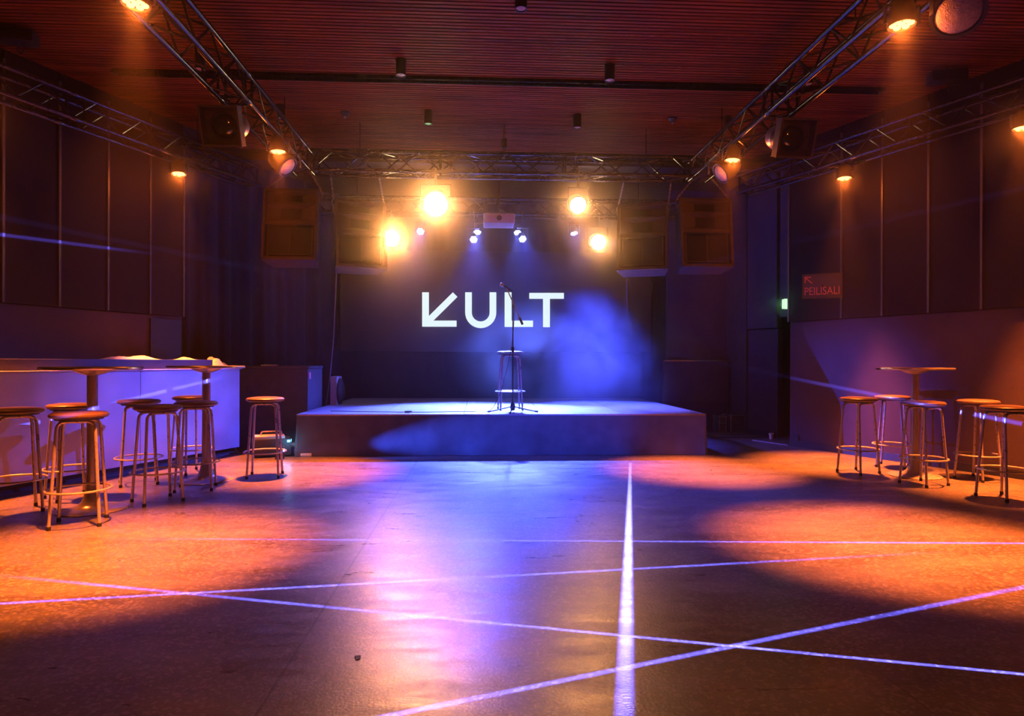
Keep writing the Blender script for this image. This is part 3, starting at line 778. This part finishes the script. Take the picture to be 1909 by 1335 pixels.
# local x along the bar (0 at the far end, negative towards camera), local y to the left/back
bm = bmesh.new()
seg = 1.42; x = 0.0
while x > -LB:
    x2 = max(-LB, x - seg); bbox(bm, ((x + x2) / 2, 0.012, 0.075 + 0.49), (x - x2 - 0.004, 0.024, 0.975), .002); x = x2
obj('steel_front', bm, M['steel'], bar, smooth=False)
bm = bmesh.new(); bbox(bm, (-0.010, 0.30, 0.565), (0.02, 0.55, 0.975), .002); obj('end_panel', bm, M['steel'], bar, smooth=False)
bm = bmesh.new(); box(bm, (-LB / 2 - .05, 0.32, 0.04), (LB - .1, 0.5, 0.08)); obj('plinth', bm, M['black'], bar, smooth=False)
bm = bmesh.new(); box(bm, (-LB / 2 - .02, 0.30, 0.55), (LB - .06, 0.5, 0.9)); obj('carcass', bm, M['black'], bar, smooth=False)
bm = bmesh.new(); bbox(bm, (-LB / 2 + .005, 0.30, 1.058), (LB + .02, 0.64, 0.012), .003); obj('steel_ledge', bm, M['steel'], bar, smooth=False)
bm = bmesh.new(); bbox(bm, (-LB / 2 - .20, 0.34, 1.118), (LB - .3, 0.50, 0.105), .004); obj('raised_top', bm, M['counter'], bar, smooth=False)
BM = Matrix.Translation(P1) @ Matrix.Rotation(ang, 4, 'Z')

def crumple(name, label, cx, cyy, z, sx, sy, h, seed, n=14, ridge=True):
    rnd = random.Random(seed); b = bmesh.new(); g = []
    for i in range(n + 1):
        row = []
        for j in range(n + 1):
            u, v = i / n - .5, j / n - .5
            e = max(0, 1 - (2 * abs(u)) ** 2.2) * max(0, 1 - (2 * abs(v)) ** 2.2)
            zz = h * e * (0.55 + 0.3 * math.sin(u * 9 + seed) + 0.25 * math.sin(v * 13 + u * 7)) + rnd.uniform(0, .12) * h * e
            row.append(b.verts.new(BM @ Vector((cx + u * sx + rnd.uniform(-.004, .004), cyy + v * sy, z + max(0, zz)))))
        g.append(row)
    for i in range(n):
        for j in range(n): b.faces.new((g[i][j], g[i + 1][j], g[i + 1][j + 1], g[i][j + 1]))
    ob = g[0] + [g[i][n] for i in range(1, n + 1)] + [g[n][j] for j in range(n - 1, -1, -1)] + [g[i][0] for i in range(n - 1, 0, -1)]
    b.faces.new(ob)
    return tag(obj(name, b, M['paper'], smooth=False), label, 'paper')
crumple('crumpled_paper', 'crumpled pale paper heaped at the far end of the bar counter', -0.165, 0.22, 1.066, 0.34, 0.26, 0.15, 3)
crumple('crumpled_paper', 'flat pale paper lying on the raised black bar top', -1.25, 0.34, 1.171, 0.60, 0.26, 0.050, 5)
crumple('crumpled_paper', 'low pale paper fold lying on the black bar top next to the crumpled heap', -0.50, 0.36, 1.171, 0.22, 0.20, 0.030, 8)

# ------------------------------------------------------------------ high tables
def high_table(px, py, label):
    p = on_z(px, py)
    t = thing('high_table', label, 'table', p, 0, 'round pedestal high tables')
    b = bmesh.new(); lathe(b, [(0.001, 0.0), (0.245, 0.0), (0.247, 0.006), (0.235, 0.012), (0.15, 0.022), (0.10, 0.038), (0.072, 0.065), (0.056, 0.105), (0.046, 0.16), (0.041, 0.19)], 48); obj('base', b, M['tablemetal'], t)
    b = bmesh.new(); lathe(b, [(0.039, 0.17), (0.037, 0.5), (0.037, 1.055)], 28); obj('column', b, M['tablemetal'], t)
    b = bmesh.new(); lathe(b, [(0.036, 1.040), (0.06, 1.048), (0.11, 1.066), (0.135, 1.082), (0.13, 1.086)], 32); obj('mounting_plate', b, M['tablemetal'], t)
    b = bmesh.new(); lathe(b, [(0.001, 1.085), (0.333, 1.085), (0.333, 1.108), (0.001, 1.110)], 64); obj('tabletop', b, M['tabletop'], t)
    b = bmesh.new(); tube(b, [(0.337 * math.cos(a), 0.337 * math.sin(a), 1.097) for a in [2 * PI * k / 64 for k in range(64)]], 0.0125, 8, closed=True); obj('rim', b, M['rim'], t)
    return t
high_table(171.5, 950, 'round high table nearest the camera by the steel bar')
high_table(384, 896, 'round high table by the far end of the steel bar')
high_table(1705, 887, 'round high table standing by the right wall')

# ------------------------------------------------------------------ stools
def make_stool():
    t = thing('bar_stool', '', 'stool', (0, 0, 0), 0, 'bar stools')
    b = bmesh.new(); lathe(b, [(0.001, 0.752), (0.150, 0.752), (0.172, 0.757), (0.182, 0.768), (0.180, 0.780), (0.165, 0.790), (0.12, 0.796), (0.001, 0.799)], 48); obj('seat', b, M['vinyl'], t)
    b = bmesh.new(); lathe(b, [(0.001, 0.742), (0.148, 0.742), (0.150, 0.752), (0.001, 0.7525)], 40); obj('seat_base', b, M['black'], t)
    for sx in (-1, 1):
        for sy in (-1, 1):
            f = Vector((sx * 0.148, sy * 0.135, 0.0))
            tp = Vector((sx * 0.112, sy * 0.088, 0.732))
            pts = fillet([f + Vector((0, 0, .012)), tp, Vector((0, sy * 0.088, 0.732))], 0.055, 6)
            b = bmesh.new(); tube(b, pts, 0.0112, 10); lg = obj('leg', b, M['chrome'], t)
            b = bmesh.new(); lathe(b, [(0.001, 0), (0.014, 0), (0.0145, 0.006), (0.0135, 0.026), (0.011, 0.028)], 14, None, f); obj('foot_cap', b, M['rubber'], lg)
    b = bmesh.new(); tube(b, [(0.199 * math.cos(a), 0.199 * math.sin(a), 0.25) for a in [2 * PI * k / 48 for k in range(48)]], 0.0075, 8, closed=True); obj('foot_ring', b, M['chrome'], t)
    return t
stool0 = make_stool(); used = [0]
def stool(x, y_, rot, label, z=0.0):
    t = stool0 if not used[0] else copy_tree(stool0); used[0] = 1
    t.location = (x, y_, z); t.rotation_euler = (0, 0, rot); t['label'] = label; return t
def stoolp(px, py, rot, label):
    p = on_z(px, py); return stool(p.x, p.y, rot, label)
stoolp(29, 954, 0.75, 'bar stool cut by the left edge of the photo')
stoolp(147, 977, 0.35, 'bar stool standing nearest the camera, in front of the near table')
stoolp(133, 928, 0.9, 'bar stool between the near left table and the steel bar')
stoolp(259, 902, 0.5, 'bar stool close to the steel bar between the two left tables')
stoolp(294, 935, 0.8, 'dark seated bar stool standing in front between the two left tables')
stoolp(356.5, 881, 1.0, 'bar stool behind the far left table, next to the steel bar')
stoolp(365, 912, 0.25, 'bar stool in front of the column of the far left table')
stoolp(494, 888, 0.15, 'lone bar stool with orange lit seat next to the black cabinet')
stoolp(1600, 881, 0.40, 'leftmost bar stool of the right hand group')
stoolp(1664, 870, 0.85, 'bar stool behind the right table, close to the wall')
stoolp(1722, 903, 0.33, 'bar stool in front of the column of the right table')
stoolp(1823, 894, 0.35, 'bar stool right of the right table, near the wall')
stoolp(1872, 929, 0.22, 'bar stool cut by the right edge of the photo')
ss = on_z(951, 764, SZ)
stool(ss.x, ss.y, 0.10, 'bar stool standing alone on the stage behind the microphone stand', SZ)

# ------------------------------------------------------------------ microphone stand
mp_ = on_z(953, 764, SZ); mp_.y -= 0.20
ms = thing('microphone_stand', 'black tripod microphone stand with tilted boom on the stage', 'microphone stand', (mp_.x, 8.30, SZ))
bm = bmesh.new(); tube(bm, [(0, 0, 0.05), (0, 0, .80)], 0.011, 10); tube(bm, [(0, 0, .78), (0, 0, 1.36)], 0.008, 10); obj('pole', bm, M['black'], ms)
bm = bmesh.new(); lathe(bm, [(.012, .02), (.03, .03), (.034, .07), (.02, .12), (.012, .13)], 20); obj('base_hub', bm, M['black'], ms)
for a in (-0.18, PI + 0.18, -PI / 2 - .15):
    bm = bmesh.new(); d = Vector((math.cos(a), math.sin(a), 0)); tube(bm, [d * .02 + Vector((0, 0, .07)), d * .3 + Vector((0, 0, .012))], .008, 8)
    lg = obj('leg', bm, M['black'], ms)
    bm = bmesh.new(); tube(bm, [d * .29 + Vector((0, 0, .015)), d * .33 + Vector((0, 0, .012))], .012, 8); obj('rubber_foot', bm, M['rubber'], lg)
bm = bmesh.new(); lathe(bm, [(.008, .76), (.018, .77), (.018, .84), (.008, .85)], 14); tube(bm, [(-.0, -.03, 1.36), (.0, .03, 1.36)], .018, 10); obj('clutch', bm, M['black'], ms)
A_, B_ = Vector((.125, 0, 1.13)), Vector((-.085, -.02, 1.60))
bm = bmesh.new(); tube(bm, [A_, B_], .007, 8); obj('boom', bm, M['chrome'], ms)
bm = bmesh.new(); tube(bm, [A_, A_ + (B_ - A_).normalized() * .10], .016, 10); obj('counterweight', bm, M['black'], ms)
mic = thing('microphone', 'handheld vocal microphone clipped to the end of the boom on stage', 'microphone', ms.location + B_)
dd = Vector((-.75, -.3, .45)).normalized(); Q = Matrix(dd.to_track_quat('Z', 'X').to_matrix().to_4x4())
bm = bmesh.new(); lathe(bm, [(.001, -.10), (.010, -.10), (.012, -.02), (.018, .045), (.020, .05), (.001, .052)], 16, Q); obj('body', bm, M['black'], mic)
bm = bmesh.new(); lathe(bm, [(.018, .048), (.025, .062), (.026, .078), (.020, .096), (.001, .104)], 16, Q); obj('grille', bm, M['mesh'], mic)
bm = bmesh.new()
ml = ms.location
cp = curve_pts([ml + B_ + Vector((.07, .03, -.05)), ml + Vector((.02, .03, 1.35)), ml + Vector((-.01, .025, .9)), ml + Vector((-.10, .06, .45)), ml + Vector((-.20, -.02, .16)), ml + Vector((-.32, -.02, .012)), ml + Vector((-.6, .02, .006)), ml + Vector((-1.2, -.06, .006)), ml + Vector((-1.9, .02, .006)), ml + Vector((-2.35, .12, .006))], 8)
tube(bm, cp, .0045, 6)
tag(obj('microphone_cable', bm, M['cable']), 'thin black cable from the microphone trailing left across the stage deck', 'cable')
bm = bmesh.new(); lathe(bm, [(.001, 0), (.05, 0), (.045, .014), (.001, .018)], 16, None, (ml.x - 1.33, 8.22, SZ + .008)); 
tag(obj('cable_connector', bm, M['rubber']), 'small dark lump on the cable lying on the stage left of the stool', 'connector')

# ------------------------------------------------------------------ black cabinet and things round it
cabx0, cabx1, caby0, caby1 = -4.05, -2.60, 8.72, 9.50
cab = thing('black_cabinet', 'chest high black cabinet between the bar end and the stage', 'cabinet', ((cabx0 + cabx1) / 2, (caby0 + caby1) / 2, 0))
bm = bmesh.new(); bbox(bm, (0, 0, 0.525), (cabx1 - cabx0, caby1 - caby0, 1.05), .004); obj('body', bm, M['cabinet'], cab)
bm = bmesh.new(); bbox(bm, (0, 0, 1.072), (cabx1 - cabx0 + .02, caby1 - caby0 + .02, 0.036), .004); obj('top', bm, M['cabinet'], cab)
bm = bmesh.new(); bbox(bm, (cabx1 - cab.location.x + .003, -.30, 0.96), (.006, .07, .09), .001); o = obj('sticker', bm, M['signred'], cab); o['label'] = 'small pink sticker'
bm = bmesh.new(); bbox(bm, (0, 0, .008), (.20, .14, .016), .003, Matrix.Translation((-3.15, 8.86, 1.0905)) @ Matrix.Rotation(.2, 4, 'Z'))
tag(obj('paper_stack', bm, M['paper']), 'small pale stack of paper on top of the black cabinet', 'paper')
lm = thing('clip_lamp', 'tiny dark clip lamp standing on the left of the black cabinet top', 'lamp', (-3.78, 8.95, 1.09))
bm = bmesh.new(); lathe(bm, [(.001, 0), (.03, 0), (.03, .01), (.001, .012)], 14); tube(bm, curve_pts([(0, 0, .01), (0, 0, .05), (-.03, 0, .07), (-.05, 0, .05)], 4), .004, 6); obj('arm', bm, M['black'], lm)
bm = bmesh.new(); lathe(bm, [(.001, .03), (.012, .025), (.02, -.005)], 12, None, (-.055, 0, .035)); obj('lamp_shade', bm, M['chrome'], lm)

pb = on_y(629, 726, 9.86)
sb = thing('floor_monitor', 'pale narrow speaker box standing on edge between cabinet and stage', 'loudspeaker', (pb.x + .0, 9.86, 0))
bm = bmesh.new(); bbox(bm, (-.02, 0, .47), (.10, .34, .92), .01); obj('cabinet', bm, M['whiteplastic'], sb)
bm = bmesh.new(); lathe(bm, [(.20, 0), (.19, .03), (.12, .06), (.001, .07)], 28, Matrix.Translation((.03, 0, .70)) @ Matrix.Rotation(PI / 2, 4, 'Y')); obj('grille', bm, M['grille'], sb)

bm = bmesh.new(); tube(bm, curve_pts([yat(629, 470, 9.7), yat(625, 560, 9.7), yat(621, 640, 9.7), yat(615, 700, 9.7), (yat(609, 740, 9.7)[0], 9.7, .55), (yat(605, 760, 9.7)[0], 9.68, .30)], 8), .008, 6)
hc = obj('hanging_cable', bm, M['greycable']); tag(hc, 'thin grey cable hanging down beside the black curtain left of the stage', 'cable')

# fog machine on the floor
fm_p = on_z(506, 850); 
fm = thing('fog_machine', 'boxy fog machine with pale lid and blue status light on the floor', 'fog machine', fm_p, math.radians(20))
bm = bmesh.new(); bbox(bm, (0, 0, .12), (.44, .28, .20), .012); box(bm, (-.17, -.1, .01), (.04, .04, .02)); box(bm, (.17, -.1, .01), (.04, .04, .02)); box(bm, (-.17, .1, .01), (.04, .04, .02)); box(bm, (.17, .1, .01), (.04, .04, .02)); obj('body', bm, M['cabinet'], fm)
bm = bmesh.new(); bbox(bm, (-.03, 0, .236), (.36, .24, .035), .008); obj('lid', bm, M['whiteplastic'], fm)
bm = bmesh.new(); tube(bm, fillet([(-.12, 0, .25), (-.12, 0, .30), (.12, 0, .30), (.12, 0, .25)], .03), .008, 8); obj('handle', bm, M['chrome'], fm)
bm = bmesh.new(); bbox(bm, (.223, -.07, .19), (.008, .035, .03), .002); bbox(bm, (.19, -.143, .19), (.035, .008, .026), .002); o = obj('status_light', bm, M['glow_cyan'], fm); o['label'] = 'glowing blue light'
bm = bmesh.new(); tube(bm, [(.22, .03, .12), (.27, .03, .12)], .03, 12); obj('nozzle', bm, M['chrome'], fm)
point('status_glow', fm_p + Vector((.26, -.18, .19)), (.1, .5, 1), .8, .01)
ps = on_z(571, 851)
pw = thing('power_strip', 'short pale power strip on the floor by the stage corner', 'power strip', ps, .1)
bm = bmesh.new(); bbox(bm, (0, 0, .02), (.13, .05, .036), .006); obj('body', bm, M['whiteplastic'], pw)
bm = bmesh.new(); tube(bm, [(.03, 0, .0384), (.03, 0, .0405)], .016, 12); tube(bm, [(-.03, 0, .0384), (-.03, 0, .0405)], .016, 12); obj('socket', bm, M['black'], pw)
bm = bmesh.new(); a0 = on_z(446, 830); tube(bm, curve_pts([(a0.x + .02, 8.60, .62), (a0.x + .06, 8.50, .30), (a0.x + .16, 8.35, .10), (a0.x + .30, 8.2, .01), (fm_p.x - .28, fm_p.y + .1, .01)], 8), .005, 6)
tag(obj('power_cable', bm, M['greycable']), 'thin pale cable looping down behind the lone stool to the fog machine', 'cable')
bm = bmesh.new(); tube(bm, curve_pts([(ps.x - .06, ps.y, .008), (ps.x - .12, ps.y + .10, .008), (fm_p.x + .3, fm_p.y - .05, .008), (fm_p.x + .2, fm_p.y + .22, .008)], 8), .006, 6)
tag(obj('power_cable', bm, M['cable']), 'short dark cable from the power strip to the fog machine', 'cable')
# beam lamp beside the fog machine grazing the stage skirt
bl = thing('beam_light', 'small black beam light on the floor at the left stage corner', 'stage lamp', (-2.66, 7.72, 0))
bm = bmesh.new(); bbox(bm, (0, 0, .10), (.09, .07, .11), .01); obj('housing', bm, M['black'], bl)
bm = bmesh.new(); box(bm, (0, .0, .022), (.09, .06, .044)); obj('stand', bm, M['black'], bl)
bm = bmesh.new(); tube(bm, [(.045, 0, .10), (.05, 0, .10)], .022, 16); obj('lens', bm, M['glow_blue'], bl)
spot('beam_light_spot', (-2.60, 7.72, .10), (2.4, 7.90, .42), (0.03, 0.08, 1.0), 4000, 22, 1.0, .01)
# added unseen blue spot without a fixture, brightens the stage skirt
spot('added_skirt_wash', (2.42, 2.4, 3.36), (0.5, 7.9, .25), (0.02, 0.06, 1.0), 3600, 24, 1.0, .06)

# ------------------------------------------------------------------ right rear: partition, cases, switch, cup, vent, signs
x0, x1 = on_y(1238, 690, 10.9).x, on_y(1358, 690, 10.9).x
pt = thing('black_partition', 'chest high dark partition box behind the right side of the stage', 'partition', ((x0 + x1) / 2, 10.95, 0))
bm = bmesh.new(); bbox(bm, (0, 0, .585), (x1 - x0, .12, 1.17), .004); obj('panel', bm, M['wall'], pt)
bm = bmesh.new(); bbox(bm, (0, 0, 1.18), (x1 - x0 + .01, .14, .02), .003); obj('cap', bm, M['alu'], pt)
def flight_case(px, py, w_, d_, h_, rot, label):
    p = on_z(px, py); t = thing('flight_case', label, 'case', (p.x, p.y + d_ / 2, 0), rot)
    b = bmesh.new(); bbox(b, (0, 0, h_ / 2), (w_, d_, h_), .004); obj('body', b, M['cabinet'], t)
    b = bmesh.new()
    for sx in (-1, 1):
        for sy in (-1, 1):
            tube(b, [(sx * w_ / 2, sy * d_ / 2, .01), (sx * w_ / 2, sy * d_ / 2, h_ - .01)], .008, 6)
            lathe(b, [(.001, -.014), (.014, -.012), (.016, 0), (.014, .012), (.001, .014)], 8, None, (sx * w_ / 2, sy * d_ / 2, h_ - .012))
    for z in (.012, h_ - .006):
        for s in (-1, 1):
            tube(b, [(-w_ / 2, s * d_ / 2, z), (w_ / 2, s * d_ / 2, z)], .006, 6); tube(b, [(s * w_ / 2, -d_ / 2, z), (s * w_ / 2, d_ / 2, z)], .006, 6)
    obj('metal_edging', b, M['alu'], t)
    b = bmesh.new(); tube(b, fillet([(-.05, -d_ / 2, h_ * .6), (-.05, -d_ / 2 - .02, h_ * .55), (.05, -d_ / 2 - .02, h_ * .55), (.05, -d_ / 2, h_ * .6)], .01), .005, 6); obj('handle', b, M['alu'], t)
flight_case(1374, 806, .26, .24, .29, .15, 'black flight case with silver edges standing in the right corner')
flight_case(1346, 806, .12, .20, .27, .1, 'narrow dark case next to the silver edged flight case')
bm = bmesh.new(); cp_ = on_z(1378, 806); tube(bm, curve_pts([(cp_.x - .12, cp_.y + .12, .30), (cp_.x - .02, cp_.y + .18, .315), (cp_.x + .06, cp_.y + .1, .30), (cp_.x + .1, cp_.y + .2, .30), (cp_.x - .05, cp_.y + .22, .298)], 6), .006, 6)
tag(obj('coiled_cable', bm, M['cable']), 'dark cable lying loosely on top of the flight case', 'cable')
sw = thing('wall_switch', 'small wall switch with two red lights right of the stage', 'switch', yat(1364, 725, 11.04))
bm = bmesh.new(); bbox(bm, (0, -.012, 0), (.10, .025, .14), .004); obj('plate', bm, M['black'], sw)
for dx, dz in ((-.015, .02), (.012, -.012)):
    bm = bmesh.new(); lathe(bm, [(.001, 0), (.016, 0), (.012, .008), (.001, .009)], 12, Matrix.Translation((dx, -.025, dz)) @ Matrix.Rotation(PI / 2, 4, 'X')); o = obj('indicator', bm, M['glow_red'], sw); o['label'] = 'glowing red light'
cp2 = on_z(1438, 819)
cu = thing('paper_cup', 'small paper cup standing on the floor by the doorway sill', 'cup', cp2)
bm = bmesh.new(); lathe(bm, [(.001, 0), (.027, 0), (.037, .085), (.034, .085), (.025, .008), (.001, .008)], 20); obj('cup_body', bm, M['paper'], cu)
bm = bmesh.new(); tube(bm, [(.036 * math.cos(a), .036 * math.sin(a), .087) for a in [2 * PI * k / 20 for k in range(20)]], .003, 6, closed=True); obj('rim', bm, M['paper'], cu)
W = wall_M(1)
vp = on_wall(1482, 815, 1)
bm = bmesh.new(); L_ = W.inverted() @ vp
lathe(bm, [(.001, 0), (.055, 0), (.055, .008), (.042, .014), (.03, .010), (.001, .010)], 24, W @ Matrix.Translation((L_.x, -.028, L_.z)) @ Matrix.Rotation(-PI / 2, 4, 'X'))
tag(obj('wall_vent', bm, M['black']), 'small round dark vent low on the right wall', 'vent')

def text_obj(name, s, size, MM, m, depth, parent):
    c = bpy.data.curves.new(name, 'FONT'); c.body = s; c.size = size; c.extrude = depth; c.align_x = 'LEFT'
    o = bpy.data.objects.new(name, c); C.objects.link(o)
    bpy.context.view_layer.update()
    me = bpy.data.meshes.new_from_object(o.evaluated_get(bpy.context.evaluated_depsgraph_get()))
    C.objects.unlink(o); bpy.data.objects.remove(o)
    me.materials.clear(); me.materials.append(m)
    xs = [v.co.x for v in me.vertices]; ys = [v.co.y for v in me.vertices]
    x0_, x1_, y0_, y1_ = min(xs), max(xs), min(ys), max(ys)
    W_, H_ = size_target
    for v in me.vertices:
        v.co = MM @ Vector(((v.co.x - x0_) / (x1_ - x0_) * W_, (v.co.y - y0_) / (y1_ - y0_) * H_, v.co.z))
    n = bpy.data.objects.new(name, me); C.objects.link(n); n.parent = parent; return n
# hanging room sign: plane through two corners found on the plan
sA = on_y(1496, 559, 8.00); sB = on_y(1570, 551.5, 7.76)
sg = thing('room_sign', 'grey rectangular sign reading PEILISALI with an arrow on the right wall', 'sign', (sA + sB) / 2 + Vector((0, 0, .15)))
dv = sB - sA; dv.z = 0; sw_ = dv.length; SM = Matrix.Rotation(math.atan2(dv.y, dv.x), 4, 'Z') @ Matrix.Rotation(PI / 2, 4, 'X')
sh = 0.305
bm = bmesh.new(); bbox(bm, (0, 0, -.01), (sw_, sh, .02), .003, SM); obj('board', bm, M['sign'], sg)
bm = bmesh.new()
for x, y_, sx, sy in ((-sw_/2, 0, .008, sh), (sw_/2, 0, .008, sh), (0, -sh/2, sw_ + .008, .008), (0, sh/2, sw_ + .008, .008)): box(bm, (x, y_, -.008), (sx, sy, .03), SM)
obj('frame', bm, M['strip'], sg, smooth=False)
size_target = (sw_ * .88, .098)
text_obj('lettering', 'PEILISALI', .12, SM @ Matrix.Translation((-sw_ * .445, -sh * .36, .002)), M['signred'], .002, sg)
bm = bmesh.new(); ax, ay = -sw_ * .44, sh * .40
box(bm, (ax + .035, ay - .006, .003), (.075, .013, .004), SM); box(bm, (ax + .004, ay - .037, .003), (.013, .075, .004), SM)
box(bm, (0, 0, 0), (.115, .013, .004), SM @ Matrix.Translation((ax + .043, ay - .045, .003)) @ Matrix.Rotation(-PI / 4, 4, 'Z'))
obj('arrow', bm, M['signred'], sg, smooth=False)
bm = bmesh.new(); box(bm, (0, .02, -.03), (.05, .05, .04), SM); 
cW = W.inverted() @ (sg.location); tube(bm, [(0, 0, .0), Vector(W @ Vector((cW.x, 0.0, cW.z))) - sg.location], .012, 8); obj('bracket', bm, M['black'], sg)

ex = thing('exit_sign', 'small green lit exit sign above the dark doorway', 'sign', yat(1463, 567, 9.30))
bm = bmesh.new(); bbox(bm, (0, 0, 0), (.05, .06, .15), .004); obj('housing', bm, M['black'], ex)
bm = bmesh.new(); tube(bm, [(0, .05, .05), (.30, .10, .05)], .012, 8); obj('bracket', bm, M['black'], ex)
bm = bmesh.new(); box(bm, (0, -.033, 0), (.05, .006, .15)); box(bm, (-.028, 0, 0), (.006, .05, .14)); obj('lit_face', bm, M['glow_green'], ex, smooth=False)
point('exit_glow', ex.location + Vector((-.12, -.12, 0)), (.3, 1, .35), .8, .05, ex)

# small rubbish specks on the floor
for px, py, s, lb in ((662, 1227, .022, 'small dark scrap on the floor near the front, beside the floor seam'), (688, 939, .014, 'tiny dark speck on the floor left of the warm reflection')):
    p = on_z(px, py); bm = bmesh.new(); rnd = random.Random(px)
    vs = [bm.verts.new(p + Vector((rnd.uniform(-1, 1) * s, rnd.uniform(-1, 1) * s, max(0.0, rnd.uniform(0, .35) * s)))) for _ in range(9)]
    bmesh.ops.convex_hull(bm, input=vs)
    tag(obj('floor_scrap', bm, M['rubber'], smooth=False), lb, 'scrap')

# ------------------------------------------------------------------ stage smoke
def smoke():
    b = bmesh.new(); bmesh.ops.create_icosphere(b, subdivisions=3, radius=1.0)
    for v in b.verts:
        v.co = Vector((v.co.x * 2.7, v.co.y * 1.0, v.co.z * 1.25)) + Vector((1.75, 10.2, 1.15))
        v.co.z = max(v.co.z, SZ + .01)
    m = bpy.data.materials.new('drifting stage smoke'); m.use_nodes = True; t = m.node_tree; t.nodes.clear()
    N = t.nodes.new; L = t.links.new
    o = N('ShaderNodeOutputMaterial'); vs = N('ShaderNodeVolumeScatter'); vs.inputs['Anisotropy'].default_value = 0.2
    tc = N('ShaderNodeTexCoord'); n = N('ShaderNodeTexNoise'); n.inputs['Scale'].default_value = 1.1; n.inputs['Detail'].default_value = 3; n.inputs['Distortion'].default_value = .8
    L(tc.outputs['Object'], n.inputs[0])
    mp = N('ShaderNodeMapping'); mp.inputs['Location'].default_value = (-1.75 / 2.7, -10.2 / 1.0, -1.15 / 1.25); mp.inputs['Scale'].default_value = (1 / 2.7, 1 / 1.0, 1 / 1.25); mp.vector_type = 'POINT'
    L(tc.outputs['Object'], mp.inputs[0])
    ln = N('ShaderNodeVectorMath'); ln.operation = 'LENGTH'; L(mp.outputs[0], ln.inputs[0])
    fr = N('ShaderNodeMapRange'); fr.interpolation_type = 'SMOOTHSTEP'; fr.inputs['From Min'].default_value = .25; fr.inputs['From Max'].default_value = 1.0; fr.inputs['To Min'].default_value = 1; fr.inputs['To Max'].default_value = 0
    L(ln.outputs['Value'], fr.inputs[0])
    nr = N('ShaderNodeMapRange'); nr.inputs['From Min'].default_value = .34; nr.inputs['From Max'].default_value = .66; nr.inputs['To Min'].default_value = 0.03; nr.inputs['To Max'].default_value = 1
    L(n.outputs[0], nr.inputs[0])
    mu = N('ShaderNodeMath'); mu.operation = 'MULTIPLY'; L(fr.outputs[0], mu.inputs[0]); L(nr.outputs[0], mu.inputs[1])
    m2 = N('ShaderNodeMath'); m2.operation = 'MULTIPLY'; m2.inputs[1].default_value = 0.5; L(mu.outputs[0], m2.inputs[0])
    L(m2.outputs[0], vs.inputs['Density']); L(vs.outputs[0], o.inputs['Volume'])
    so = obj('stage_smoke', b, m); so['kind'] = 'stuff'; tag(so, 'blue lit smoke drifting over the right half of the stage', 'smoke')
smoke()
